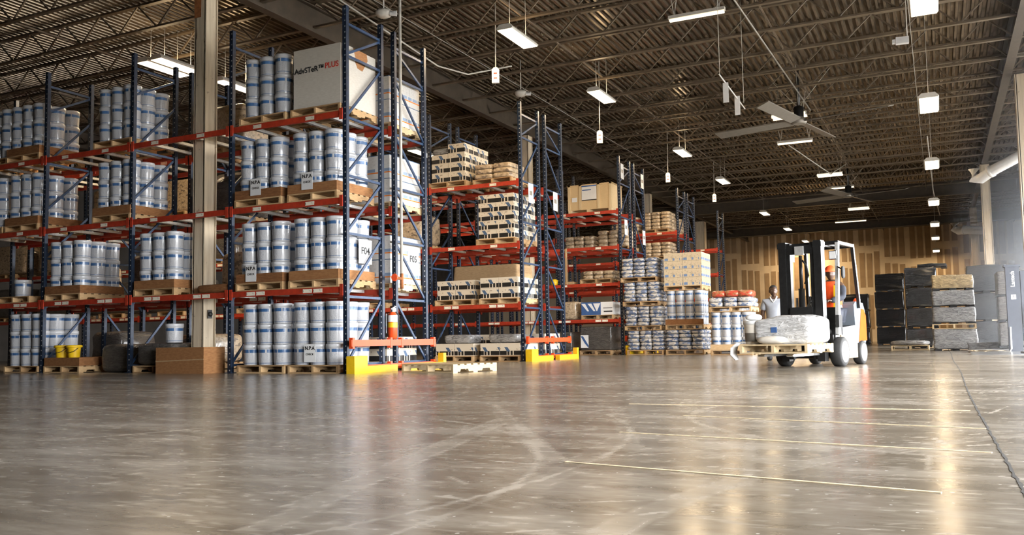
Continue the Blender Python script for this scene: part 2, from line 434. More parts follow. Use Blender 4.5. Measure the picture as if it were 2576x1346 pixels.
while cx < 4.6:
    z = -1.2 - (k % 3)*.85
    while z < 8.2:
        h = 2.35 + .5*((k*7) % 3 == 0)
        z0, z1 = max(.1, z), min(8.1, z+h)
        if z1 - z0 > .25:
            for j in range(3):
                hh = round(z1-z0 + .06*((j*5+k) % 3), 2); ww = .34
                if (hh) not in strip_me:
                    q = MB(); q.box(-ww/2, ww/2, -.012, 0, 0, hh); strip_me[hh] = q.mesh('drywall_strip', M['drywall'])
                obj('drywall_strip', strip_me[hh], wb, (cx + j*.47, YB, z0))
        z += h + .55
    cx += 1.62; k += 1
m = MB(); m.box(XL-.25, XL, YN, YB, 0, ZD+.4); m.build('wall_left', M['wallgrey'], kind='structure')
m = MB(); m.box(XL, XW, YN-.25, YN, 0, ZD+.4); m.build('wall_front', M['wallgrey'], kind='structure')
m = MB(); m.box(XW, XW+.3, YN, YB, DH, ZD+.4); a = YN
for yc in DOORS: m.box(XW, XW+.3, a, yc-DW/2, 0, DH); a = yc+DW/2
m.box(XW, XW+.3, a, YB, 0, DH)
m.build('wall_right', M['wallgrey'], kind='structure')
m = MB(); m.box(XW, 60, -50, 90, -.35, -.05); m.build('ground', M['asphalt'], kind='structure')  # unseen pale yard, added to bounce daylight in through the doors

ceil = empty('ceiling', kind='structure')
m = MB(); pitch = .17; x = XL; v = []; f = []
prof = []
while x < XW:
    prof += [(x, ZD), (x+.055, ZD), (x+.075, ZD+.07), (x+.15, ZD+.07)]; x += pitch
for (px, pz) in prof: v += [(px, YN, pz), (px, YB, pz)]
m.add(v, [(2*i, 2*i+2, 2*i+3, 2*i+1) for i in range(len(prof)-1)])
m.build('roof_deck', M['deck'], ceil)
m = MB(); m.box(XL, XW+.3, YN, YB, ZD+.2, ZD+.4); m.build('roof_board', M['girder'], ceil)
m = MB()
m.box(XL, XW, -.055, .055, ZJ1-.05, ZJ1); m.box(XL, XW, -.05, .05, ZJ0, ZJ0+.045)
x = XL; up = True; st = .62
while x + st < XW:
    a, b = ((x, 0, ZJ0+.02), (x+st, 0, ZJ1-.02)) if up else ((x, 0, ZJ1-.02), (x+st, 0, ZJ0+.02))
    m.bar(a, b, .032, .032); x += st; up = not up
jm = m.mesh('roof_joist', M['roof'])
JY = [20.52 + 1.716*k for k in range(-11, 26)]
for y in JY: obj('roof_joist', jm, ceil, (0, y, 0))
def ibeam(y0, y1, zb, h, wf, x):
    m = MB(); m.box(-wf/2, wf/2, y0, y1, zb, zb+.03); m.box(-wf/2, wf/2, y0, y1, zb+h-.03, zb+h); m.box(-.012, .012, y0, y1, zb+.03, zb+h-.03)
    return m.build('roof_girder', M['girder'], ceil, (x, 0, 0))
for gx in (-26.8, -12.4, 1.95): ibeam(YN, YB, 7.46, .62, .22, gx)
for gy in (47.6, 59.8):
    m = MB(); m.box(XL, XW, -.12, .12, 7.25, 7.32); m.box(XL, XW, -.02, .02, 7.32, 7.9); m.box(XL, XW, -.12, .12, 7.9, 7.97)
    m.build('roof_girder', M['girder'], ceil, (0, gy, 0))
for bx in (-30, -22, -18, -8.0, -3.2, 4.6):       # bridging angles and conduit runs along the bays
    m = MB(); m.bar((bx, YN, ZJ0+.06), (bx, YB, ZJ0+.06), .035, .035); m.build('bridging', M['roof'], ceil)
for (x0, y0, x1, y1, z, r) in ((-3.55, 16.5, -3.3, 28.0, 7.46, .022), (-.3, 16, -.3, 50, 7.5, .010), (-10.1, 12, -10.2, 45, 7.5, .010)):
    m = MB(); m.tube([(x0, y0, z), (x1, y1, z)], r, 6); m.build('conduit_run', M['fan'], ceil)

# columns: H sections
def column(x, y, s, label, rusty=False):
    t = .022; r = empty('steel_column', (x, y, 0), 0, label, 'column', 'white steel columns')
    m = MB(); m.box(-s/2, s/2, -s/2, -s/2+t, 0, 7.46); m.box(-s/2, s/2, s/2-t, s/2, 0, 7.46); m.box(-.012, .012, -s/2+t, s/2-t, 0, 7.46)
    m.box(s/2-.045, s/2-.025, -s/2, s/2, 0, 7.46); m.box(-s/2+.025, -s/2+.045, -s/2, s/2, 0, 7.46)
    m.build('shaft', M['column'], r)
    m = MB(); m.box(-s/2-.06, s/2+.06, -s/2-.06, s/2+.06, 0, .025); m.build('base_plate', M['column'], r)
    m = MB(); m.box(-s/2-.04, s/2+.04, -s/2-.04, s/2+.04, 7.43, 7.46); m.build('cap_plate', M['girder'], r)
    if rusty:
        m = MB(); m.box(-s/2-.003, -s/2+.17, -s/2-.003, -s/2, 6.75, 7.43); m.build('bare_rust_patch', M['rust'], r, label='rusty unpainted patch')
        m = MB(); m.box(s/2, s/2+.012, -.05, .05, 1.0, 1.16); m.lathe([(.045, 0), (.045, .02), (.02, .02), (.02, .012)], 12, (s/2+.012, 0, 1.08), 'x'); m.build('bracket_ring', M['dark'], r)
    return r
column(-12.40, 12.16, .30, 'white steel column rising through the front rack beside wrapped pails', True)
column(-12.40, 26.6, .34, 'white steel column seen through the second row end frames')
column(-12.40, 40.4, .34, 'white steel column seen through the third row end frames')
column(-12.7, 52.0, .55, 'broad pale column beyond the stacked bags')
column(2.28, 26.9, .34, 'white column in the pale veil behind the wrapper mast')
column(1.95, 40.8, .34, 'white column in the haze, second from the wrapper mast')
column(1.95, 54.6, .34, 'farthest white column on the daylight side')

# ------------------------------------------------------------------ racks
XA, BW, RD, FL = -8.818, 2.529, 1.10, .349
ROWY = [11.73, 18.544, 25.708, 32.49, 39.27]
LV = {0: [1.387, 2.879, 4.354], 1: [1.319, 2.76, 4.253], 2: [1.06, 2.19, 3.34, 4.46], 3: [1.2, 2.35, 3.45, 4.5], 4: [1.1, 2.2, 3.32, 4.44]}
ZT = 6.212
tp = NT('rack_post_blue', .4, .2); x_, y_, z_ = tp.xyz(tp.coord()); nn = tp.xyz(tp.coord('Normal'))
fz = tp.m('ABSOLUTE', tp.m('SUBTRACT', tp.m('FRACT', tp.m('DIVIDE', z_, .1)), .5))
dd = tp.m('ADD', tp.m('POWER', tp.m('MULTIPLY', fz, .1), 2.0), tp.m('POWER', tp.m('SUBTRACT', x_, .012), 2.0))
dot = tp.m('MULTIPLY', tp.m('LESS_THAN', dd, .00016), tp.m('LESS_THAN', nn[1], -.5))  # pale dots painted for light showing through the post holes
wear = tp.noise(tp.coord(), 18, 4)
tp.col(tp.mix(dot, tp.ramp(wear, [(.3, (.008, .014, .028)), (.75, (.016, .032, .065))]), (.50, .50, .48)))
M['post'] = tp.mat
pm = MB(); pm.box(-.04, .04, -.037, .037, 0, ZT); pm.box(-.07, .07, -.07, .07, 0, .012); post_me = pm.mesh('post', M['post'])
BEAM_L = BW - .08
bmb = MB(); bmb.box(-BEAM_L/2, BEAM_L/2, -.022, .022, -.05, .05); bmb.box(-BEAM_L/2, BEAM_L/2, .0, .03, .03, .05)
for sx in (-1, 1): bmb.box(sx*BEAM_L/2-.02 if sx < 0 else sx*BEAM_L/2-.045, sx*BEAM_L/2+.045 if sx < 0 else sx*BEAM_L/2+.02, -.035, -.022, -.10, .09)
beam_me = bmb.mesh('beam', M['red'])
lab = NT('beam_label', .6); lx, ly, lz = lab.xyz(lab.coord())
lab.col(lab.mix(lab.m('MULTIPLY', lab.band(lz, -.018, .018), lab.m('GREATER_THAN', lab.noise(lab.scale(lab.coord(), (1, 1, .2)), 55, 1), .60)), (.92, .86, .70), (.05, .05, .05)))
M['label'] = lab.mat
lm = MB(); lm.box(-.095, .095, -.026, -.023, -.032, .032); lab_me = lm.mesh('label_plate', M['label'])
sm = MB(); sm.box(-.035, .035, 0, RD-.06, -.03, .02); sup_me = sm.mesh('pallet_support', M['galv'])
brace_cache = {}
def brace_mesh(dy, dz):
    k = (round(dy, 3), round(dz, 3))
    if k not in brace_cache:
        q = MB(); q.bar((0, 0, 0), (0, dy, dz), .028, .042); brace_cache[k] = q.mesh('brace', M['blue'])
    return brace_cache[k]
def rack_run(row, rear, nb, label, skip_back=()):
    y0 = ROWY[row] + (RD+FL if rear else 0)
    r = empty('pallet_rack', (0, y0, 0), 0, label, 'rack', 'blue and red pallet racks')
    lv = LV[row]
    for i in range(nb+1):
        x = XA - BW*i
        obj('post', post_me, r, (x, .037, 0)); obj('post', post_me, r, (x, RD-.037, 0))
        a, b = .06, RD-.06; D = b-a
        hz = [.14, 1.27, 2.33, 3.31, 4.30, 5.36, 5.92]
        if i == 0 or row < 2 and i < 4:
            for z in (hz if i == 0 else hz[::2]): obj('brace', brace_mesh(D, 0), r, (x, a, z))
            for j in range(len(hz)-1):
                z0_, z1_ = hz[j]+.03, hz[j+1]-.03
                if (j % 2 == 0) if False else True:
                    flip = rear
                    if flip: obj('brace', brace_mesh(D, z0_-z1_), r, (x, a, z1_))
                    else: obj('brace', brace_mesh(D, z1_-z0_), r, (x, a, z0_))
    for bi in range(nb):
        xc = XA - BW*(bi+.5)
        for li, z in enumerate(lv):
            for fy, back in ((.0, 0), (RD, 1)):
                if back and (bi in skip_back): continue
                o = obj('beam', beam_me, r, (xc, fy, z), PI if back else 0)
                if not back:
                    xs = (-.62, .55) if li else (-.75, -.53, .50, .72)
                    for q in xs: obj('label_plate', lab_me, o, (q, 0, 0))
            if row < 3:
                for q in (-.85, -.3, .3, .85): obj('pallet_support', sup_me, r, (xc+q, .03, z+.028))
    return r
rack_run(0, 0, 4, 'nearest blue rack run with red beams, facing the open floor, marked F04', (1,))
rack_run(0, 1, 4, 'blue rack run backing onto the nearest one, marked F05')
rack_run(1, 0, 8, 'second row rack, aisle side, holding black and cream cartons')
rack_run(1, 1, 4, 'second row rack, back side, behind the cream cartons')
rack_run(2, 0, 6, 'third row rack, aisle side, carrying the plywood crate')
rack_run(2, 1, 3, 'third row rack, back side, behind the plywood crate')
rack_run(3, 0, 3, 'fourth row rack, aisle side, behind the tall bag stack')
rack_run(3, 1, 3, 'fourth row rack, back side, behind the tall bag stack')
rack_run(4, 0, 2, 'farthest rack run beside the broad pale column')

# end guards
def guard(y0, label, n):
    X = XA + .10
    r = empty('rack_end_guard', (X, y0, 0), 0, label, 'guard', 'yellow and orange rack end guards')
    Lg = 2*RD + FL
    for z0, z1, x0 in ((.44, .55, .02), (.075, .13, .02)):
        m = MB(); m.box(x0, x0+.05, -.05, Lg+.06, z0, z1)
        for yy in (0, RD, RD+FL, Lg): m.box(x0-.02, x0+.055, yy-.03, yy+.03, z0-.035, z1+.035)
        m.build('rail', M['orange'], r)
    for s, yc in ((1, -.18), (-1, Lg+.18)):
        m = MB(); a = (yc, yc+s*.36); b = (yc, yc+s*1.28)
        m.box(.06, .22, min(a), max(a), 0, .285) if s > 0 else m.box(.10, .22, min(yc, yc-.10), max(yc, yc-.10), 0, .285)
        m.box(.10, .215, min(b)+.02, max(b)-.02, 0, .115)
        m.build('corner_guard', M['yellow'], r, label='yellow steel corner guard')
    return r
guard(ROWY[0], 'yellow cornered orange guard rail at the nearest rack end', 0)
guard(ROWY[1], 'yellow cornered orange guard rail at the second rack end', 1)
guard(ROWY[2], 'yellow corner guard at the third rack end beside stacked bags', 2)

# ------------------------------------------------------------------ pallets and loads
PH = .14
def make_pallet(w, d, mat):
    r = empty('pallet', (0, 0, 0), 0, 'x', 'pallet')
    sm = MB()
    for (a, b) in ((0, .15*d), (.36*d, .64*d), (.85*d, d)): pass
    poly = [(0, .018), (.15*d, .018), (.17*d, .058), (.33*d, .058), (.35*d, .018), (.65*d, .018), (.67*d, .058), (.83*d, .058), (.85*d, .018), (d, .018), (d, .118), (0, .118)]
    sm.prism(poly, -.022, .022, 'x'); sme = sm.mesh('stringer', mat)
    for x in (-w/2+.022, 0, w/2-.022): obj('stringer', sme, r, (x, 0, 0))
    tm = MB(); tm.box(-w/2, w/2, 0, .1, 0, .02); tme = tm.mesh('deck_board', mat)
    for i in range(7): obj('deck_board', tme, r, (0, (d-.1)*i/6, .118))
    for i in (0, 2, 4): obj('bottom_board', tme, r, (0, (d-.1)*i/4, 0))
    return r
PAL = {}
def pallet(x, y, z, w, d, label, mat='wood', rz=0, group='wooden pallets under the loads'):
    k = (w, d, mat)
    if k not in PAL:
        PAL[k] = p = make_pallet(w, d, M[mat]); p.location = (x, y, z); p.rotation_euler = (0, 0, rz)
        p['label'] = label; p['group'] = group; return p
    return copy_tree(PAL[k], (x, y, z), rz, label, group)

PR, PHT, PP = .163, .352, .342
pm = MB(); pm.lathe([(PR*.90, 0), (PR*.92, .012), (PR*.955, .20), (PR*.99, .285), (PR*1.0, .30)], 18)
pail_me = pm.mesh('pail', M['pail'])
pm = MB(); pm.lathe([(PR*1.0, .285), (PR*1.035, .287), (PR*1.035, .342), (PR*1.0, PHT), (PR*.9, PHT), (PR*.88, .344)], 18)
plid_me = pm.mesh('lid', M['lid'])
LAY = ['bottom', 'middle', 'top']
def spot(i, j, nx):
    if j == 0 and i == nx-1: return 'front corner'
    if j == 0: return ({2: ['front left'], 3: ['front left', 'front middle'], 4: ['front left', 'front second', 'front third']}[nx])[i]
    return ['', 'side middle', 'side rear', 'side last'][j]
def pail(x, y, z, label, group):
    o = obj('pail', pail_me, None, (x, y, z), random.uniform(-.25, .25), label, 'pail', group)
    obj('lid', plid_me, o); return o
npail = 0
def pail_load(x0, y0, z0, where, nx=3, ny=3, nz=3, tray=False, pal=True, w=None, d=1.08, hidden_bottom=0, front_skip=()):
    global npail
    w = w or 1.06
    if pal: pallet(x0 + w/2, y0, z0, w, d, 'wooden pallet carrying pails ' + where)
    z = z0 + (PH if pal else 0)
    ox = x0 + (w - nx*PP)/2 + PP/2; oy = y0 + .02 + PP/2
    for k in range(nz):
        lay = LAY[k] if nz == 3 else ['bottom', 'second', 'third', 'top'][k]
        for i in range(nx):
            for j in range(ny):
                if not (i == nx-1 or j == 0): continue
                pail(ox + i*PP, oy + j*PP, z + k*(PHT+.004), 'white pail, %s layer, %s, %s' % (lay, spot(i, j, nx), where), 'white pails ' + where)
                npail += 1
    if tray:
        hx0, hx1, hy0, hy1 = ox-PP/2-.004, ox+PP*(nx-.5)+.004, oy-PP/2-.004, oy+PP*(ny-.5)
        m = MB(); th = .008; ht = .16
        m.box(hx0, hx1, hy0-th, hy0, 0, ht); m.box(hx1, hx1+th, hy0-th, hy1, 0, ht); m.box(hx0-th, hx0, hy0-th, hy1, 0, ht)
        m.build('cardboard_tray', M['card'], None, (0, 0, z+.001), label='brown cardboard sleeve around pails ' + where, cat='cardboard', group='cardboard sleeves')
yF = ROWY[0] + .0
B1, B2, B3 = 1.387+.051, 2.879+.051, 4.354+.051
# rack bay by the open end
pail_load(-11.12, yF-.03, B3, 'on the top beam left of the big carton')
pail_load(-11.22, yF-.03, B2, 'on the second beam beside the post', tray=True)
pail_load(-10.02, yF-.03, B2, 'on the second beam at the rack end', tray=True)
pail_load(-11.18, yF-.03, B1, 'on the first beam beside the post', tray=True)
pail_load(-9.99, yF-.03, B1, 'on the first beam behind sheet F04', tray=True)
pail_load(-11.14, yF-.03, 0, 'on the floor beside the brown carton')
pail_load(-10.0, yF-.03, 0, 'on the floor behind the yellow guard', tray=False)
# bay with the column
pail_load(-13.74, yF-.03, B1, 'left of the white column', tray=True, ny=3)
# third bay
pail_load(-14.93, yF-.03, B3, 'on the top beam of the third bay')
pail_load(-14.93, yF-.03, B2, 'on the second beam of the third bay', tray=True)
pail_load(-16.30, yF-.03, B1, 'on the first beam of the third bay', tray=True)
# fourth bay
pail_load(-17.62, yF-.03, B3, 'on the top beam at the picture edge', tray=True)
pail_load(-17.62, yF-.03, B2, 'on the second beam at the picture edge', tray=True)
pail_load(-17.52, yF-.03, 0, 'on the floor at the picture edge')
pail_load(-18.75, yF-.03, B2, 'on the second beam cut by the picture edge')
pail_load(-18.65, yF-.03, B3, 'on the top beam cut by the picture edge')
# single pail
pallet(-17.3, yF-.03, B1, 1.06, 1.08, 'low pallet under the lone pail at left')
pail(-17.3, yF+.2, B1+PH+.0, 'lone white pail standing by itself on the first beam', 'lone pails')

def text(txt, size, mat, parent, loc, rot, ext=.002, name='lettering', bold=False):
    cu = bpy.data.curves.new('txt', 'FONT'); cu.body = txt; cu.size = size; cu.extrude = ext; cu.align_x = 'CENTER'; cu.align_y = 'CENTER'
    if bold: cu.offset = size*.02
    to = bpy.data.objects.new('txt', cu); C.objects.link(to)
    bpy.context.view_layer.update()
    me = bpy.data.meshes.new_from_object(to.evaluated_get(bpy.context.evaluated_depsgraph_get()))
    bpy.data.objects.remove(to); bpy.data.curves.remove(cu)
    me.materials.clear(); me.materials.append(mat)
    o = bpy.data.objects.new(name, me); C.objects.link(o); o.parent = parent; o.location = loc; o.rotation_euler = rot
    return o
FRONT = (PI/2, 0, 0); SIDE = (PI/2, 0, PI/2)
# N.P.A placards taped to loads
for (x, z, w) in ((-10.72, 3.27, 'on the second beam beside the post'), (-9.58, 3.27, 'on the second beam at the rack end'), (-10.82, 1.75, 'on the first beam'), (-9.52, .34, 'on the floor load behind the yellow guard')):
    m = MB(); m.box(-.12, .12, -.004, 0, -.15, .15)
    s = m.build('placard', M['paper'], None, (x, yF-.034, z), label='white paper placard reading N.P.A ' + w, cat='sign', group='N.P.A placards')
    text('N.P.A', .085, M['ink'], s, (0, -.0055, .08), FRONT, bold=True)
    text('CHECK', .05, M['ink'], s, (0, -.0055, -.02), FRONT)
# aisle sheets
for (n, y, z) in (('F04', 12.40, 2.07), ('F05', 13.98, 2.05)):
    m = MB(); m.box(0, .004, -.19, .19, -.21, .21)
    s = m.build('aisle_sheet', M['paper'], None, (-8.90 + (.012 if n == 'F04' else -.02), y, z), label='white sheet printed %s taped to the load end' % n, cat='sign', group='aisle sheets')
    text(n, .17, M['ink'], s, (.0055, .0, .01), SIDE, bold=True)

# big printed carton on top beam
r = empty('shipping_carton', (-9.40, yF+.0, B3+PH), 0, 'tall white carton printed PLUS in red, top beam at rack end', 'carton')
m = MB(); m.box(-.5, .5, 0, 1.02, 0, 1.04); m.build('box', M['whitecard'], r)
m = MB(); m.prism([(.25, 1.045), (.75, 1.045), (.78, .93), (.62, .70), (.48, .72), (.40, .84)], .5005, .504, 'x'); m.build('torn_opening', M['card'], r, label='torn opening showing brown inside')
m = MB(); m.add([(.505, .05, 1.05), (.505, .35, 1.05), (.52, .42, .82), (.515, .1, .9)], [(0, 1, 2, 3)]); m.build('flap', M['whitecard'], r)
text('AdvSTeR\u2122', .135, M['ink'], r, (-.16, -.003, .66), FRONT, bold=True)
text('PLUS', .135, M['redink'], r, (.32, -.003, .68), FRONT, bold=True)
pallet(-9.42, yF-.03, B3, 1.06, 1.08, 'wooden pallet under the big white carton')

# F05 printed cartons (back run)
ym = ROWY[0] + RD + FL
def cartons(x0, y0, z0, nx, ny, nz, sx, sy, h, mat, where, what, grp, name='carton', only_shell=True, gap=.004, drop=()):
    m = MB(); m.box(-sx/2+gap, sx/2-gap, -sy/2+gap, sy/2-gap, 0, h-gap); me = m.mesh(name, M[mat])
    lay = {1: ['single'], 2: ['lower', 'upper'], 3: LAY, 4: ['bottom', 'second', 'third', 'top'], 5: ['bottom', 'second', 'third', 'fourth', 'top']}[nz]
    for k in range(nz):
        for i in range(nx):
            for j in range(ny):
                if only_shell and not (i == nx-1 or j == 0): continue
                if (i, j, k) in drop: continue
                o = obj(name, me, None, (x0+sx*(i+.5), y0+sy*(j+.5), z0+h*k), 0, '%s, %s, %s, %s' % (what, lay[k], spot(i, j, nx), where), 'carton', grp)
                o.rotation_euler = (0, 0, random.uniform(-.008, .008))
for z, w in ((B3, 'top beam behind the torn carton'), (B2, 'second beam at the rack end'), (B1, 'first beam behind sheet F05')):
    pallet(-9.42, ym+.02, z, 1.06, 1.08, 'pale pallet under white cartons, ' + w, 'palewood')
    cartons(-9.95, ym+.03, z+PH, 2, 3, 2, .515, .35, .44, 'band', w, 'white carton with orange line', 'white cartons with orange lines')
m = MB(); m.box(0, .003, -.05, .05, -.26, .26); s = m.build('tape_strip', M['paper'], None, (-8.915, 13.33, 3.62), label='white strip with red vertical lettering on the cartons', cat='sign')
text('Signature', .10, M['redink'], s, (.005, 0, 0), (PI/2, PI/2, PI/2), bold=True)
# floor and low loads of the back run
m_ = 'display'
for (x, w) in ((-10.0, 'right'), (-11.2, 'left')):
    pallet(x+.53, ym+.02, 0, 1.06, 1.08, 'floor pallet in the back run, %s bay half' % w)
    cartons(x, ym+.03, PH, 2, 2, 2, .5, .5, .23, 'display', 'floor of the F05 rack, %s half' % w, 'dark cream carton', 'display cartons on F05 floor')

# brown carton, cardboard and bits on the near rack floor
r = empty('brown_carton', (-12.28, yF-.26, 0), -.02, 'large brown cardboard carton standing on the floor below the column', 'carton')
m = MB(); m.box(-.60, .60, 0, .50, 0, .47); m.build('box', M['card'], r)
m = MB(); m.bar((-.60, -.003, .22), (-.05, -.003, .235), .006, .02); m.bar((-.05, -.003, .235), (.6, -.003, .255), .006, .018); m.build('tape', M['tancard'], r, label='paler tape seam')
m = MB(); m.superq(.48, .30, .085, .3, .4, c=(0, 0, .085)); m.build('cardboard_bundle', M['card'], None, (-11.74, yF+.32, B1), label='dark brown cardboard bundle lying on the first beam by the column', cat='cardboard')
m = MB(); m.superq(.28, .25, .11, .5, .7, c=(0, 0, .11)); m.build('pale_sack', M['bag'], None, (-11.66, yF+.72, B1+.0), label='pale sack slumped behind the cardboard bundle', cat='sack')
m = MB(); m.superq(.35, .35, .38, .4, .5, c=(0, 0, .38)); m.build('wrapped_bundle', M['clearfilm'], None, (-11.9, yF+1.9, .02), label='shiny plastic wrapped bundle between column and pails', cat='bundle')
# yellow buckets on cardboard at third bay floor
pallet(-15.75, yF-.03, 0, 1.06, 1.08, 'floor pallet under the yellow buckets')
m = MB(); m.box(-.52, .52, 0, 1.0, 0, .16); m.build('cardboard_box', M['card'], None, (-15.75, yF-.02, PH), label='flat brown carton under the two yellow buckets', cat='carton')
for k, (x, w) in enumerate(((-15.98, 'left'), (-15.62, 'right'))):
    r = empty('yellow_bucket', (x, yF+.16, PH+.16), 0, 'yellow plastic bucket, %s one of the pair on the flat carton' % w, 'bucket', 'yellow buckets')
    m = MB(); m.lathe([(.105, 0), (.11, .02), (.125, .20)], 16); m.build('body', M['yellow'], r)
    m = MB(); m.lathe([(.125, .20), (.155, .202), (.155, .235), (.14, .25), (.12, .25)], 16); m.build('lid', M['yellow'], r)
    m = MB(); m.tube([(-.15, -.02, .19), (-.12, -.1, .12), (0, -.15, .09), (.12, -.1, .12), (.15, -.02, .19)], .006, 6); m.build('handle', M['dark'], r)
# dim goods in the near rack and behind it
def lump(x, y, z, sx, sy, sz, mat, label, cat, name, grp=None, e=.3, rz=0):
    m = MB()
    ph = random.uniform(0, 9)
    def fn(p): 
        k = 1 + .035*math.sin(p.z*19+ph) * math.cos(p.x*11+p.y*13+ph)
        return Vector((p.x*k, p.y*k, p.z))
    m.superq(sx/2, sy/2, sz/2, e, e, 28, 14, (0, 0, sz/2), fn)
    return m.build(name, M[mat], None, (x, y, z), rz, label=label, cat=cat, group=grp)
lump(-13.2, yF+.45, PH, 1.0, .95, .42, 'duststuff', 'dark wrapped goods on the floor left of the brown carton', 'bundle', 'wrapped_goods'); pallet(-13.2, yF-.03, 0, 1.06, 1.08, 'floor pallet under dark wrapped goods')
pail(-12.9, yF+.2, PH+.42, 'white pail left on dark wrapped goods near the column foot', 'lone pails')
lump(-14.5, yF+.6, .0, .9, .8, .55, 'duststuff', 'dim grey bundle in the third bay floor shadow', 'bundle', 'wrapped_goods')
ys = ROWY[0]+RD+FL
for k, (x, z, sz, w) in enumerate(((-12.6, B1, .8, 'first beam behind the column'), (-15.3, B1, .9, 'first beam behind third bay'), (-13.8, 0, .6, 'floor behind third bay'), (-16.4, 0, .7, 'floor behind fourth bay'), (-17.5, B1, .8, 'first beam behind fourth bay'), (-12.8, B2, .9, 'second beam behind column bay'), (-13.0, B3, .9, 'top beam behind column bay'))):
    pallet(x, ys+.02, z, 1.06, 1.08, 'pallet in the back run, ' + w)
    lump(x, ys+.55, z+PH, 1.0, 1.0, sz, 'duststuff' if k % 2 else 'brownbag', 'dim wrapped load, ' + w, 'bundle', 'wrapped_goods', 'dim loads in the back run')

# ---------------- second row
y2 = ROWY[1]; b = [z+.051 for z in LV[1]]
DC = 'cream carton with black cut-outs'
pallet(-10.80, y2-.03, b[2], 1.06, 1.25, 'pallet under four-layer cream cartons, second row top'); cartons(-11.26, y2, b[2]+PH, 2, 3, 4, .475, .42, .235, 'display', 'second row top beam', DC, 'display cartons', drop={(0, 0, 3)})
m = MB(); m.superq(.28, .2, .09, .4, .6, c=(0, 0, .09)); m.build('loose_wrap', M['clearfilm'], None, (-11.0, y2+.22, b[2]+PH+.235*3), label='crumpled clear wrap on top of the cream carton stack', cat='wrap')
pallet(-9.62, y2+.1, b[2], 1.06, 1.08, 'pallet under tan bags, second row top')
for i in range(2):
    for k in range(3):
        lump(-9.87+.5*i, y2+.55, b[2]+PH+.12*k, .5, .9, .13, 'brownbag', 'tan paper bag, %s %s, beside the cream cartons on top beam' % (LAY[k], ['left', 'right'][i]), 'bag', 'paper_bag', 'tan bags second row top')
pallet(-9.48, y2-.03, b[1], 1.06, 1.25, 'pallet under five-layer cream cartons, second row middle'); cartons(-9.95, y2, b[1]+PH, 2, 3, 5, .475, .42, .215, 'display', 'second row second beam', DC, 'display cartons')
pallet(-9.42, y2-.03, b[0], 1.06, 1.25, 'pallet under two-layer cream cartons, second row low'); cartons(-9.93, y2, b[0]+PH, 2, 3, 2, .50, .42, .25, 'display', 'second row first beam right', DC, 'display cartons')
pallet(-10.66, y2-.03, b[0], 1.06, 1.25, 'pallet under dim cartons, second row first beam left'); cartons(-11.2, y2+.1, b[0]+PH, 2, 2, 2, .52, .5, .24, 'display', 'second row first beam left', 'dim cream carton', 'display cartons')
lump(-10.55, y2+1.9, b[0]+PH, 1.9, 1.0, .95, 'tancard', 'tan carton stack in the second row back run, first beam', 'carton', 'carton_stack', e=.08)
pallet(-10.55, y2+RD+FL, b[0], 1.06, 1.08, 'pallet in the second row back run, first beam')
for (x, w) in ((-9.95, 'right'), (-11.2, 'left')):
    pallet(x+.53, y2-.03, 0, 1.06, 1.25, 'floor pallet under cream cartons, second row %s' % w)
    cartons(x, y2, PH, 2, 2, 1, .53, .55, .30, 'display', 'second row floor %s' % w, DC, 'display cartons on the floor')
    lump(x+.5, y2+.5, PH+.30, .8, .6, .22, 'clearfilm', 'loose wrapped goods on the floor cartons, second row %s' % w, 'bundle', 'wrapped_goods')
    cartons(x+.03, y2+RD+FL+.05, PH, 2, 2, 2, .5, .5, .26, 'display', 'second row back floor %s' % w, DC, 'display cartons on the back floor')
    pallet(x+.53, y2+RD+FL, 0, 1.06, 1.08, 'back floor pallet, second row %s' % w)
for k, (bi, li) in enumerate(((1, 0), (1, 1), (2, 0), (2, 2), (3, 1), (3, 0))):
    x = XA - BW*(bi+.5) + (.55 if k % 2 else -.55)
    pallet(x, y2-.03, b[li], 1.06, 1.08, 'second row inner pallet, bay %s beam %s' % (['', 'two', 'three', 'four'][bi], ['one', 'two', 'three'][li]))
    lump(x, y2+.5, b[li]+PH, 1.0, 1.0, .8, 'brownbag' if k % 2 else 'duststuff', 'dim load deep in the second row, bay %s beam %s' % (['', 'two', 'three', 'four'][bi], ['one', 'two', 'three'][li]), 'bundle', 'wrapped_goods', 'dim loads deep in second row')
lump(-9.9, y2+RD+FL+.5, b[1]+PH, 1.0, 1.0, .5, 'brownbag', 'tan bag load in the second row back run, second beam', 'bundle', 'wrapped_goods'); pallet(-9.9, y2+RD+FL, b[1], 1.06, 1.08, 'pallet in the second row back run, second beam')
for k, (bi, li) in enumerate(((4, 0), (4, 1), (5, 0), (5, 2), (6, 0), (6, 1), (7, 0), (4, 2), (3, 2), (7, 1))):  # wide loads added to darken the gaps seen through the near rack
    x = XA - BW*(bi+.5); NB = ['', '', '', 'four', 'five', 'six', 'seven', 'eight'][bi]; NL = ['one', 'two', 'three'][li]
    pallet(x, y2-.03, b[li], 1.06, 1.08, 'second row deep pallet, bay %s beam %s' % (NB, NL))
    lump(x, y2+.5, b[li]+PH, 1.9, 1.0, .95, 'brownbag' if k % 2 else 'duststuff', 'dark wide load added to darken second row gaps, bay %s beam %s' % (NB, NL), 'bundle', 'wrapped_goods', 'dim loads deep in second row', .15)
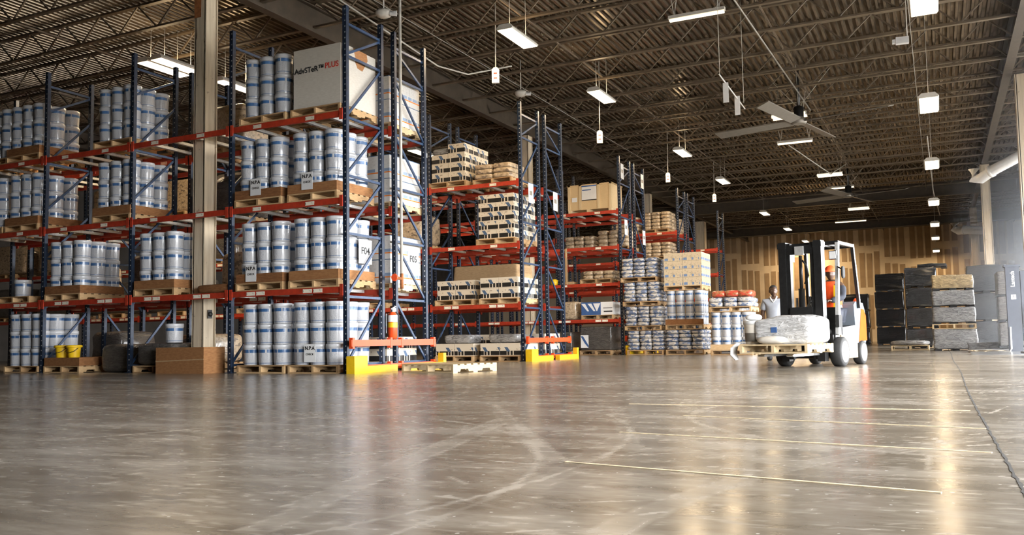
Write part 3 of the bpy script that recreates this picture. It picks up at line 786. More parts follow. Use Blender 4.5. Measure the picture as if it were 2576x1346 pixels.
# ---------------- third row: plywood crate and goods
y3 = ROWY[2]; b = [z+.051 for z in LV[2]]
r = empty('plywood_crate', (-9.80, y3+.02, b[3]), 0, 'plywood crate with printed label on the third row top beam', 'crate')
m = MB(); m.box(-.74, .74, .02, 1.0, .09, .88); m.build('panel', M['ply'], r)
for x in (-.70, -.32, .30, .70):
    m = MB(); m.box(x-.04, x+.04, 0, .02, .09, .90); m.build('batten', M['palewood'], r)
m = MB(); m.box(-.76, .76, 0, 1.02, .86, .90); m.build('top_board', M['ply'], r)
for x in (-.68, -.05, .68): m = MB(); m.box(x-.05, x+.05, 0, 1.0, 0, .09); m.build('skid', M['palewood'], r)
m = MB(); m.box(-.26, .24, -.004, .0, .38, .86); s = m.build('print_sheet', M['paper'], r, label='pale sheet with blue and black print')
m = MB(); m.box(-.26, .24, -.006, -.004, .82, .86); m.m = 0; m.box(-.24, .06, -.006, -.004, .70, .73); m.build('print_line', M['blueink'], s)
m = MB(); m.box(-.26, .24, -.006, -.004, .38, .405); m.build('print_line', M['ink'], s)
m = MB(); m.box(-.60, -.42, -.003, .0, .36, .50); m.build('small_label', M['paper'], r)
def bagstack(x0, y0, z0, nx, ny, nz, sx, sy, h, mat, where, grp, kind='bag'):
    m = MB(); m.superq(sx/2*1.02, sy/2*1.02, h/2*1.12, .42, .55, 18, 8, (0, 0, h/2)); me = m.mesh('bag', M[mat])
    names = {2: ['lower', 'upper'], 3: LAY, 4: ['bottom', 'second', 'third', 'top'], 5: ['bottom', 'second', 'third', 'fourth', 'top']}[nz]
    for k in range(nz):
        for i in range(nx):
            for j in range(ny):
                if not (i == nx-1 or j == 0): continue
                o = obj('bag', me, None, (x0+sx*(i+.5)+random.uniform(-.015, .015), y0+sy*(j+.5)+random.uniform(-.02, .01), z0+h*k), random.uniform(-.06, .06), '%s, %s, %s, %s' % (kind, names[k], spot(i, j, nx), where), 'bag', grp)
pallet(-9.55, y3+RD+FL, b[2], 1.06, 1.08, 'pallet of tan bags in third row back run')
bagstack(-10.1, y3+RD+FL+.03, b[2]+PH, 3, 2, 4, .35, .5, .14, 'brownbag', 'third row back run, upper beam', 'tan bags third row', 'tan bag')
pallet(-10.8, y3+RD+FL, b[2], 1.06, 1.08, 'second pallet of tan bags in third row back run'); bagstack(-11.3, y3+RD+FL+.03, b[2]+PH, 3, 2, 3, .35, .5, .14, 'brownbag', 'third row back run left, upper beam', 'tan bags third row', 'tan bag')
pallet(-9.65, y3, b[1], 1.06, 1.08, 'pallet of tan bags on third row second beam'); bagstack(-10.1, y3+.03, b[1]+PH, 3, 2, 2, .35, .5, .13, 'brownbag', 'third row second beam', 'tan bags third row', 'tan bag')
m = MB(); m.box(-.2, .2, 0, .3, 0, .09); m.build('tan_box', M['tancard'], None, (-10.62, y3+.05, b[1]), label='small tan box beside tan bags on the third row', cat='carton')
m = MB(); m.lathe([(.09, 0), (.11, .03), (.12, .16), (.05, .2)], 12); m.build('yellow_jug', M['yellow'], None, (-11.1, y3+.1, b[1]), label='small yellow jug at the left of the third row second beam', cat='jug')
pallet(-9.62, y3-.02, b[0], 1.06, 1.08, 'pallet under the blue striped carton')
r = empty('striped_carton', (-9.62, y3, b[0]+PH), 0, 'blue carton with white slanted stripes, third row first beam', 'carton')
m = MB(); m.box(-.53, .53, 0, 1.0, 0, .40); m.build('box', M['paper'], r)
m = MB(); m.box(-.53, .12, -.003, 0, 0, .40); m.build('blue_panel', M['blueink'], r)
for x in (-.53, -.32, -.11): m = MB(); m.prism([(x, .36), (x+.13, .36), (x+.26, .12), (x+.20, .12)] if x < -.2 else [(x-.02, .36), (x+.22, .36), (x+.11, .12), (x+.09, .12)], -.005, -.003, 'y'); m.build('white_stripe', M['paper'], r)
m = MB(); m.box(.22, .50, -.003, 0, .08, .12); m.box(.2, .5, -.003, 0, .2, .22); m.build('print_line', M['ink'], r)
lump(-10.6, y3+.5, b[0], .5, .8, .6, 'brownbag', 'tan bag stack left of the striped carton', 'bundle', 'wrapped_goods')
pallet(-9.7, y3-.02, 0, 1.06, 1.08, 'third row floor pallet under dark goods'); lump(-9.7, y3+.5, PH, 1.05, 1.0, .75, 'duststuff', 'dark wrapped load on the third row floor with a striped card', 'bundle', 'wrapped_goods', e=.12)
r = empty('striped_card', (-10.05, y3-.03, .42), 0, 'small white card with black slanted stripe on dark load', 'sign')
m = MB(); m.box(-.13, .13, -.004, 0, -.2, .2); m.build('card', M['paper'], r); m = MB(); m.prism([(-.13, .17), (-.05, .17), (.13, -.12), (.13, -.2), (.0, -.05)], -.006, -.004, 'y'); m.build('stripe', M['blueink'], r)
pallet(-11.0, y3-.02, 0, 1.06, 1.08, 'third row floor pallet, left'); lump(-11.0, y3+.5, PH, 1.0, 1.0, .6, 'duststuff', 'dark wrapped load on the third row floor, left', 'bundle', 'wrapped_goods', e=.15)
m = MB(); m.box(-.03, .03, -.02, .02, 0, 1.15); m.build('wood_prop', M['wood'], None, (-10.62, y3-.04, b[1]), label='upright wooden lath leaning on the third row second beam', cat='lath')
# ---------------- fourth and fifth row
y4 = ROWY[3]; b = [z+.051 for z in LV[3]]
pallet(-9.70, y4, b[3], 1.06, 1.08, 'pallet of tan bags, fourth row top'); bagstack(-10.25, y4+.03, b[3]+PH, 3, 2, 5, .37, .5, .135, 'brownbag', 'fourth row top beam', 'tan bags fourth row', 'tan bag')
pallet(-9.70, y4, b[2], 1.06, 1.08, 'pallet of tan bags, fourth row third beam'); bagstack(-10.25, y4+.03, b[2]+PH, 3, 2, 4, .37, .5, .135, 'brownbag', 'fourth row third beam', 'tan bags fourth row', 'tan bag')
pallet(-9.70, y4+RD+FL, b[3], 1.06, 1.08, 'pallet of tan bags, fourth row back top'); bagstack(-10.2, y4+RD+FL+.03, b[3]+PH, 3, 2, 4, .37, .5, .135, 'brownbag', 'fourth row back run top', 'tan bags fourth row', 'tan bag')
pallet(-11.0, y4, b[3], 1.06, 1.08, 'left pallet of tan bags, fourth row top'); bagstack(-11.5, y4+.03, b[3]+PH, 3, 2, 4, .37, .5, .135, 'brownbag', 'fourth row top beam left', 'tan bags fourth row', 'tan bag')

# ------------------------------------------------------------------ floor stacks by the third row
def stack_bags(x0, y0, z0, where, mat='bag', nz=5, h=.118, w=1.14, pal='wood'):
    pallet(x0+w/2, y0, z0, w, 1.15, 'pallet under white blue bags, ' + where, pal)
    bagstack(x0, y0+.02, z0+PH, 3, 2, nz, w/3, .54, h, mat, where, 'bags ' + where, 'white and blue bag')
x0, y0 = -8.62, 25.40
for k, w in enumerate(('bottom tier of the tall bag stack', 'second tier of the tall bag stack', 'third tier of the tall bag stack', 'top tier of the tall bag stack')):
    stack_bags(x0 - .05*k + .05, y0, .735*k, w)
x0, y0 = -7.33, 25.30
stack_bags(x0, y0, 0, 'bottom tier under pails and cartons', nz=5, h=.118)
pallet(x0+.58, y0, .74, 1.14, 1.15, 'pallet under pails in the mixed stack')
def pails_small(x0, y0, z0, nx, ny, nz, p, hp, where):
    sc = p/PP
    for k in range(nz):
        for i in range(nx):
            for j in range(ny):
                if not (i == nx-1 or j == 0): continue
                o = pail(x0+p*(i+.5), y0+p*(j+.5), z0+hp*k, 'white pail, %s layer, %s, %s' % (LAY[k], spot(i, j, nx), where), 'white pails ' + where)
                o.scale = (sc, sc, hp/(PHT+.004))
pails_small(x0+.02, y0+.02, .74+PH, 4, 3, 3, .28, .335, 'of the mixed stack')
m = MB(); m.box(-.57, .57, -.006, .0, 0, .16); m.build('cardboard_tray', M['card'], None, (x0+.58, y0+.0, .74+PH), label='torn cardboard sleeve on the mixed stack pails', cat='cardboard', group='cardboard sleeves')
pallet(x0+.56, y0, .74+PH+1.01, 1.14, 1.15, 'pallet under tan cartons atop the mixed stack')
t = NT('tan_print_carton', .5, 0, .5, .4); xx, yy_, zz_ = t.xyz(t.coord())
tx = t.noise(t.scale(t.coord(), (1, 1, 2)), 24, 2); bb = t.noise(t.scale(t.coord(), (1, 1, 0)), 6, 1)
cc = t.mix(t.m('MULTIPLY', t.m('GREATER_THAN', tx, .6), .5), (.60, .49, .33), (.22, .18, .13)); cc = t.mix(t.m('MULTIPLY', t.band(zz_, .02, .09), t.m('GREATER_THAN', bb, .45)), cc, (.14, .22, .38)); t.col(cc); t.bump(t.noise(t.coord(), 7, 3, .5, 1), .3, .03); M['tanprint'] = t.mat
cartons(x0, y0+.02, .74+PH+1.01+PH, 2, 2, 4, .57, .55, .245, 'tanprint', 'atop the mixed stack', 'tan printed carton', 'tan cartons on the mixed stack')
x0, y0 = -5.74, 24.15
pallet(x0+.58, y0, 0, 1.14, 1.15, 'floor pallet under pails behind the standing man')
pails_small(x0+.02, y0+.02, PH, 4, 3, 3, .28, .345, 'of the low stack beside the man')
m = MB(); m.box(-.57, .57, -.006, 0, 0, .15); m.build('cardboard_tray', M['tancard'], None, (x0+.58, y0, PH), label='tan cardboard sleeve on the low stack pails', cat='cardboard', group='cardboard sleeves')
pallet(x0+.58, y0, PH+1.045, 1.14, 1.15, 'pallet under loose bags atop the low stack')
bagstack(x0-.01, y0+.02, 2*PH+1.045, 3, 2, 2, .39, .54, .13, 'bag', 'atop the low stack', 'bags atop low stack', 'white and blue bag')
for i, (dx, dz, w) in enumerate(((.22, 0, 'left'), (.60, .02, 'middle'), (.95, -.01, 'right'))):
    lump(x0+dx, y0+.5, 2*PH+1.045+.265+dz*0, .42, .7, .20, 'redbag', 'red and brown bag, %s one on top of the low stack' % w, 'bag', 'red_bag', 'red bags on top of the low stack', .5)
# a pallet and bags just behind the man's elbow, and a low load behind
stack_bags(-4.35, 25.9, 0, 'behind the standing man', nz=4, w=1.14)
lump(-6.3, 29.5, 0, 1.1, 1.1, 1.9, 'bag', 'pale wrapped load behind the mixed stack', 'bundle', 'wrapped_goods', e=.2)
lump(-3.4, 33.0, 0, 1.3, 1.1, 1.55, 'duststuff', 'dark load with tan wrap behind the standing man', 'bundle', 'wrapped_goods', e=.2)
m = MB(); m.box(-.6, .6, 0, 1, 0, .08); m.build('tan_board', M['tancard'], None, (-3.4, 32.5, 1.55), label='tan board on the dark load behind the man', cat='board')

# ------------------------------------------------------------------ black stretch-wrapped loads at the far end
def blackload(x, y, z, w, d, h, label, mat='blackfilm', grp='black wrapped pallet loads', e=.16, pal=True):
    r = empty('wrapped_load', (x, y, z), random.uniform(-.04, .04), label, 'wrapped load', grp)
    m = MB(); ph = random.uniform(0, 9)
    def fn(p):
        k = .03*math.sin(p.z*14+ph+p.x*3) + .02*math.sin(p.z*37+p.y*9+ph); q = math.hypot(p.x, p.y)+1e-6
        return Vector((p.x*(1+k*.5/q), p.y*(1+k*.5/q), p.z + .012*math.sin(p.x*9+ph)))
    m.superq(w/2, d/2, (h-.055)/2, e*.55, e*.55, 64, 30, (0, 0, .05+(h-.055)/2), fn); m.build('wrap', M[mat], r)
    m = MB(); m.box(-w/2*.95, w/2*.95, -d/2*.95, d/2*.95, .045, .06)
    for xx in (-w/2*.8, 0, w/2*.8): m.box(xx-.09, xx+.09, -d/2*.95, d/2*.95, 0, .045)
    m.build('pallet_base', M['dark'], r); return r
T4 = ['bottom', 'second', 'third', 'top']
for k in range(3): blackload(-3.55, 44.5, .80*k, 1.25, 1.2, .80, 'black wrapped load, %s of the short stack behind the forklift' % LAY[k])
for k in range(3): blackload(-4.95, 44.5, .80*k, 1.25, 1.2, .80, 'black wrapped load, %s of the stack hidden behind the mast' % LAY[k])
for k in range(4): blackload(-2.02, 44.2, .82*k, 1.25, 1.2, .82, 'black wrapped load, %s of the stack left of centre' % T4[k])
for k in range(4): blackload(-.52, 32.8, .68*k, .98, 1.2, .68, 'black wrapped load, %s of the stack beside the shiny pallets' % T4[k])
blackload(-.15, 33.2, 2.72, .9, .9, .15, 'flat black bundle on top of the tall dark stack', pal=False)
xs, ysk = .36, 28.2
blackload(xs, ysk, 0.0, 1.12, 1.1, .62, 'clear wrapped silver load at the foot of the shiny stack', 'clearfilm', 'shiny wrapped loads')
pallet(xs, ysk-.55, .62, 1.12, 1.1, 'tan pallet in the middle of the shiny stack', 'palewood')
blackload(xs, ysk, .76, 1.08, 1.05, .48, 'clear wrapped silver load, second of the shiny stack', 'clearfilm', 'shiny wrapped loads')
blackload(xs, ysk, 1.24, 1.08, 1.05, .48, 'clear wrapped silver load, third of the shiny stack', 'clearfilm', 'shiny wrapped loads')
blackload(xs, ysk, 1.72, 1.05, 1.0, .44, 'gold-brown wrapped load on top of the shiny stack', 'goldfilm', 'shiny wrapped loads')
for k in range(3): blackload(1.32, 30.5, .85*k, 1.1, 1.1, .85, 'black wrapped load, %s of the stack right of the shiny one' % LAY[k])
blackload(xs+.95, 26.7, 0, 1.3, .7, .24, 'low silver wrapped bundle on the floor by the wrapper', 'clearfilm', 'shiny wrapped loads')
pallet(-.85, 29.3, 0, 1.06, 1.08, 'pale pallet with crumpled wrap at the dark stack foot', 'palewood'); lump(-.85, 29.8, PH, 1.1, 1.0, .16, 'clearfilm', 'crumpled clear wrap lying on a pale pallet', 'wrap', 'crumpled_wrap', e=.6)
for k in range(3): blackload(1.72, 26.0, .66*k + .1, .72, .9, .66, 'grey film load, %s on the wrapper turntable' % LAY[k], 'duststuff', 'loads on the wrapper')

# stretch wrapper
M['wrapper'] = plain('wrapper_slate', (.055, .062, .080), .45, 0, .1, 8)
r = empty('stretch_wrapper', (1.55, 23.2, 0), 0, 'grey stretch wrapping machine with lettered mast at right', 'machine')
m = MB(); m.box(-.14, .14, -.12, .12, .05, 2.0); m.build('mast', M['wrapper'], r)
m = MB(); m.box(-.17, .17, -.15, .15, 2.0, 2.05); m.build('mast_cap', M['wrapper'], r)
m = MB(); m.lathe([(.85, 0), (.85, .06), (.80, .075)], 36, (-.1, 1.7, 0)); m.build('turntable', M['steel'], r)
m = MB(); m.prism([(-.2, 0), (-.2, .06), (-1.0, .005), (-1.0, 0)], -.95, .2, 'x'); m.build('ramp', M['steel'], r)
m = MB(); m.tube([(-.10, -.16, .62), (-.10, -.16, .12), (-.14, -.18, .05), (-.25, -.2, .05)], .018, 8); m.build('hose', M['white'], r)
m = MB(); m.box(.16, .42, -.1, .15, .3, 1.9); m.build('film_carriage', M['wrapper'], r); m = MB(); m.lathe([(.10, 0), (.10, .5)], 14, (.35, -.15, .6)); m.build('film_roll', M['white'], r)
text('Lantech', .115, M['paper'], r, (0, -.123, 1.72), (PI/2, -PI/2, 0), bold=True)
m = MB(); m.box(-.05, .05, -.123, -.12, 1.25, 1.36); m.build('logo_square', M['paper'], r); m = MB(); m.box(-.04, .04, -.125, -.123, 1.30, 1.31); m.box(-.005, .005, -.125, -.123, 1.26, 1.35); m.build('logo_bars', M['wrapper'], r)
r = empty('pallet_jack', (1.85, 19.6, 0), .1, 'dark low pallet jack cut off by the right picture edge', 'pallet jack')
m = MB(); m.box(-.3, .3, -.1, .25, .08, .34); m.build('body', M['dark'], r); m = MB(); m.lathe([(.09, -.05), (.09, .05)], 14, (-.25, .05, .09), 'x'); m.build('wheel', M['rubber'], r)
m = MB(); m.tube([(0, .1, .3), (0, .35, 1.1)], .025, 8); m.build('handle', M['dark'], r); m = MB(); m.box(-.25, -.1, .25, 1.3, .06, .1); m.build('fork', M['dark'], r); m = MB(); m.box(.1, .25, .25, 1.3, .06, .1); m.build('fork', M['dark'], r)
# white duct arms in the haze
for (p, q, rr, w) in (((1.15, 30, 5.15), (2.6, 29.0, 5.75), .16, 'upper white duct arm in the pale veil'), ((.95, 52, 6.0), (2.4, 51, 5.75), .22, 'lower white duct arm near the far wall')):
    r = empty('duct_arm', p, 0, w, 'duct', 'white duct arms'); P_ = Vector(q) - Vector(p)
    m = MB(); m.tube([(0, 0, .35), (0, 0, .05), tuple(P_*.12 + Vector((0, 0, -.05))), tuple(P_*.3), tuple(P_)], rr, 12); m.build('pipe', M['white'], r)
    m = MB(); m.tube([tuple(P_*.28), tuple(P_*.33)], rr*1.15, 12); m.build('collar', M['white'], r)
    m = MB(); m.tube([tuple(P_), (P_.x, P_.y, 8.245 - p[2])], .02, 6); m.build('hanger', M['conduit'], r)

# loose pallet on the floor
pallet(-7.47, 12.09, 0, 1.2, 1.02, 'empty pale pallet lying on the open floor by the guard', 'palewood', -.26)

# standpipe and extinguisher
r = empty('standpipe', (-8.58, 13.07, 0), 0, 'white vertical pipe with red valve in front of the F05 cartons', 'pipe')
m = MB(); m.tube([(0, 0, 1.72), (0, 0, 7.6)], .027, 10); m.build('pipe', M['conduit'], r)
m = MB(); m.tube([(0, 0, 1.72), (0, 0, 1.45)], .032, 8); m.tube([(0, 0, 1.62), (-.02, -.12, 1.64), (-.02, -.18, 1.64)], .03, 8); m.build('fitting', M['rust'], r)
m = MB(); m.lathe([(.06, -.012), (.07, 0), (.06, .012)], 14, (-.02, -.2, 1.64), 'y'); m.build('valve_wheel', M['orange'], r)
r = empty('fire_extinguisher', (XA+.09, 12.99, .56), 0, 'red fire extinguisher with yellow band hung at the rack end', 'fire extinguisher')
m = MB(); m.lathe([(.07, 0), (.085, .02), (.085, .40), (.06, .46), (.03, .48)], 16); m.build('cylinder', M['orange'], r)
m = MB(); m.lathe([(.087, .20), (.087, .29)], 16); m.build('yellow_band', M['yellow'], r); m = MB(); m.lathe([(.087, .30), (.087, .42)], 16); m.build('white_label', M['paper'], r)
m = MB(); m.box(-.02, .02, -.03, .08, .48, .55); m.bar((0, -.05, .53), (0, .1, .58), .02, .015); m.build('valve_head', M['steel'], r)
m = MB(); m.tube([(.0, .05, .5), (.06, .12, .42), (.08, .11, .15)], .012, 6); m.build('hose', M['rubber'], r); m = MB(); m.box(-.1, -.08, -.06, .06, .1, .45); m.build('bracket', M['steel'], r)

# ------------------------------------------------------------------ lamps
WARM = (1.0, .74, .44)
tl = NT('lamp_lens_lit', .4); tl.col((1, .9, .75)); tl.emit((1.0, .84, .60), 4.0); M['lens'] = tl.mat
tl = NT('tube_lit', .4); tl.col((1, .9, .75)); tl.emit((1.0, .86, .62), 1.6); M['tube'] = tl.mat
hm = MB(); hm.prism([(-.17, .0), (-.19, .03), (-.12, .11), (.12, .11), (.19, .03), (.17, .0)], -.66, .66, 'y'); house_me = hm.mesh('housing', M['conduit'])
hm = MB(); hm.box(-.165, .165, -.64, .64, -.012, .0); lens_me = hm.mesh('lens', M['lens'])
hm = MB(); hm.tube([(0, 0, 0), (0, 0, 1)], .006, 5); cord_me = hm.mesh('suspension_cord', M['conduit'])
def bay_lamp(x, y, z, label, sc=1.0, w=LAMP_W, group='high bay lamps'):
    r = empty('high_bay_lamp', (x, y, z), 0, label, 'lamp', group)
    for me, n in ((house_me, 'housing'), (lens_me, 'lens')):
        o = obj(n, me, r); o.scale = (sc, sc, 1)
    for yy in (-.4*sc, .4*sc):
        o = obj('suspension_cord', cord_me, r, (0, yy, .10)); o.scale = (1, 1, ZD - z - .10)
    if y < 31:
      lu = bpy.data.lights.new('lamp_uplight', 'AREA'); lu.shape = 'RECTANGLE'; lu.size = .2*sc; lu.size_y = 1.0*sc; lu.energy = w*.08; lu.color = WARM
      lo = bpy.data.objects.new('lamp_uplight', lu); C.objects.link(lo); lo.parent = r; lo.location = (0, 0, .13); lo.rotation_euler = (PI, 0, 0)
    ld = bpy.data.lights.new('lamp_light', 'AREA'); ld.shape = 'RECTANGLE'; ld.size = .32*sc; ld.size_y = 1.25*sc; ld.energy = w; ld.color = WARM
    lo = bpy.data.objects.new('lamp_light', ld); C.objects.link(lo); lo.parent = r; lo.location = (0, 0, -.02)
    return r
ORD = ['nearest', 'second', 'third', 'fourth', 'fifth', 'sixth', 'farthest']
for k, y in enumerate((16.64, 21.84, 30.06, 36.47, 47.33, 55.11, 63.0)):
    bay_lamp(-7.9 - (.2 if k > 3 else 0), y, 7.0, '%s lit lamp of the row over the rack ends' % ORD[k], 1.0, LAMP_W*(2.2 if k > 4 else 1.0))
for k, y in enumerate((15.05, 22.24, 30.3, 39.26, 47.26, 54.06, 62.5)):
    bay_lamp(0.0, y, 5.8, '%s square-looking lit lamp of the row above the floor joint' % ORD[k], 1.15, LAMP_W*(.9 if k > 4 else .3))
bay_lamp(-16.05, 14.85, 7.15, 'bright lit lamp left of the near column', 1.0)
bay_lamp(-16.5, 14.85, 7.15, 'bright lit lamp at the far left, paired', 1.0)
bay_lamp(-16.05, 16.75, 7.15, 'small lit lamp just right of the near column', .9)
bay_lamp(-16.2, 26.0, 7.15, 'lit lamp hidden deep between the rack rows', 1.0)
# pendant switch boxes on cords
for k, (x, y, z) in enumerate(((-8.74, 17.2, 6.46), (-8.26, 22.6, 6.1), (-8.72, 31.0, 6.36), (-8.59, 37.8, 6.55))):
    r = empty('pendant_box', (x, y, z), .35, '%s white pendant box hanging below the lamp row' % ORD[k], 'pendant box', 'white pendant boxes')
    m = MB(); m.box(-.08, .08, -.035, .035, -.17, .13); m.prism([(-.08, .13), (.08, .13), (.04, .18), (-.04, .18)], -.035, .035, 'y'); m.build('box', M['paper'], r)
    for z0_ in (.03, -.08): m = MB(); m.box(-.04, .04, -.038, -.035, z0_, z0_+.03); m.build('red_mark', M['redink'], r)
    m = MB(); m.tube([(0, 0, .18), (.02, 0, 8.245-z)], .013, 6); m.build('cord', M['conduit'], r)
# fluorescent strips running across
def strip(x, y, z, label, L=1.22, two=False):
    r = empty('strip_light', (x, y, z), 0, label, 'lamp', 'fluorescent strip lights')
    m = MB(); m.box(-L/2, L/2, -.06, .06, 0, .07); m.build('housing', M['conduit'], r)
    for yy in ((-.16, .16) if two else (-.03, .03)):
        m = MB(); m.tube([(-L/2+.02, yy, -.03), (L/2-.02, yy, -.03)], .026 if not two else .05, 8); m.build('tube', M['tube'], r)
    if two: m = MB(); m.prism([(-.26, -.06), (-.05, .0), (.05, .0), (.26, -.06), (.05, .02), (-.05, .02)], -L/2, L/2, 'x'); m.build('reflector', M['white'], r)
    for xx in (-L*.4, L*.4):
        m = MB(); m.tube([(xx, 0, .07), (xx-.12, 0, 8.245-z)], .008, 5); m.tube([(xx, 0, .07), (xx+.12, 0, 8.245-z)], .008, 5); m.build('hanger', M['conduit'], r)
strip(-4.40, 18.25, 7.42, 'long strip light nearest the camera at the top')
strip(-3.95, 28.05, 7.40, 'twin tube light beside the near ceiling fan', 1.05, True)
strip(-4.35, 32.06, 7.40, 'strip light just below the near ceiling fan')
strip(-3.97, 39.5, 7.42, 'twin tube light above the far ceiling fan', 1.05, True)
strip(-3.9, 43.2, 7.40, 'strip light behind the far ceiling fan blade')
strip(-3.7, 50.9, 7.40, 'strip light beyond the far ceiling fan', 1.1, True)
strip(-4.6, 56.5, 7.40, 'long strip light close to the far wall', 1.8)
# ceiling fans
def fan(x, y, z, rz, label):
    r = empty('ceiling_fan', (x, y, z), rz, label, 'ceiling fan', 'large four blade ceiling fans')
    for k in range(4):
        a = k*PI/2
        m = MB(); m.add([(.22, -.16, -.06), (2.55, -.17, -.07), (2.6, .19, .03), (.22, .15, .03), (.22, -.16, -.03), (2.55, -.17, -.04), (2.6, .19, .06), (.22, .15, .06)],
                        [(0,3,2,1),(4,5,6,7),(0,1,5,4),(1,2,6,5),(2,3,7,6),(3,0,4,7)])
        o = m.build('blade', M['fan'], r); o.rotation_euler = (0, 0, a)
    m = MB(); m.lathe([(.16, -.08), (.22, -.06), (.22, .06), (.14, .12)], 18); m.build('hub', M['fan'], r)
    m = MB(); m.lathe([(.14, .12), (.14, .42), (.08, .46)], 14); m.build('motor', M['dark'], r)
    m = MB(); m.tube([(0, 0, .44), (0, 0, 8.245-z)], .05, 8); m.build('downrod', M['dark'], r)
    for a in (.3, 1.9, 3.5, 5.1):
        m = MB(); m.tube([(0, 0, .4), (.9*math.cos(a), .9*math.sin(a), 8.245-z)], .008, 5); m.build('guy_wire', M['conduit'], r)
fan(-3.43, 26.31, 6.75, math.atan2(.6, -2.46), 'large four bladed ceiling fan nearer the camera')
fan(-3.43, 41.67, 6.75, math.atan2(-1.56, -.51)+.0, 'large four bladed ceiling fan farther away')
# hanging rod with two white flags
r = empty('hanging_rod', (-3.6, 16.6, 5.55), 0, 'white rod with two white cards hung from the joists', 'hanging rod')
m = MB(); m.tube([(0, 0, 0), (0, 2.45, -.1)], .014, 6); m.build('rod', M['paper'], r)
for y in (.55, 1.65): m = MB(); m.box(-.055, .055, y-.004, y+.004, -.42, -.02); m.build('card', M['paper'], r)
for y in (.05, 2.35): m = MB(); m.tube([(0, y, 0), (0, y, 2.69)], .006, 5); m.build('cord', M['conduit'], r)
# heaters / cameras near girder, box on right
for k, (x, y, z) in enumerate(((-9.98, 14.6, 7.2), (-10.1, 21.4, 7.25))):
    r = empty('ceiling_camera', (x, y, z), .4, '%s pale round ceiling unit on the roof conduit' % ORD[k], 'ceiling unit', 'ceiling units')
    m = MB(); m.superq(.17, .13, .10, .8, .9, c=(0, 0, .05)); m.build('body', M['conduit'], r); m = MB(); m.lathe([(.05, 0), (.06, .14)], 12, (.14, -.05, .02), 'x'); m.build('lens_tube', M['white'], r); m = MB(); m.tube([(0, 0, .1), (0, 0, 8.245-z)], .015, 6); m.build('stem', M['conduit'], r)
r = empty('junction_box', (-.45, 20.3, 6.75), .1, 'pale box hanging on a cord left of the square lamp', 'junction box')
m = MB(); m.box(-.13, .13, -.06, .06, 0, .14); m.build('box', M['white'], r); m = MB(); m.box(-.2, -.13, -.05, .05, .02, .1); m.build('flap', M['white'], r); m = MB(); m.tube([(.1, 0, .14), (.1, 0, 1.49)], .012, 6); m.build('cord', M['conduit'], r)
# draped cables
for k, (pts, lb) in enumerate(([[(-10.7, 14.0, 7.5), (-10.3, 17.3, 6.95), (-10.0, 18.2, 6.95), (-9.4, 19.4, 7.4)], 'cable sagging beside the roof girder above the second rack'],
                               [[(-4.7, 33.0, 7.5), (-3.6, 36.2, 6.85), (-3.2, 38.4, 7.6)], 'thin cable sagging left of the far ceiling fan'],
                               [[(-.1, 34.0, 7.5), (.0, 41.0, 6.6), (.25, 47.0, 6.2)], 'loose cable hanging by the second square lamp'])):
    m = MB(); m.tube(pts, .02, 6); m.build('sagging_cable', M['conduit'], None, label=lb, cat='cable')
# paper tags on rack end frames
for k, (x, y, z, lb) in enumerate(((XA+.05, 19.05, 4.05, 'upper left tag on the second row end frame'), (XA+.05, 20.55, 4.05, 'right tag on the second row end frame'), (XA+.05, 25.95, 5.75, 'high left tag on the third row end frame'), (XA+.05, 28.0, 5.75, 'high right tag on the third row end frame'), (XA+.05, 26.2, 4.0, 'low left tag on the third row end frame'), (XA+.05, 28.05, 3.85, 'low right tag on the third row end frame'))):
    m = MB(); m.box(0, .004, -.14, .14, -.24, .24); o = m.build('aisle_tag', M['paper'], None, (x, y, z), label='white paper ' + lb, cat='sign', group='aisle tags')
    m = MB(); m.box(.004, .005, -.08, .08, -.05, .06); m.build('print_mark', M['fan'], o)

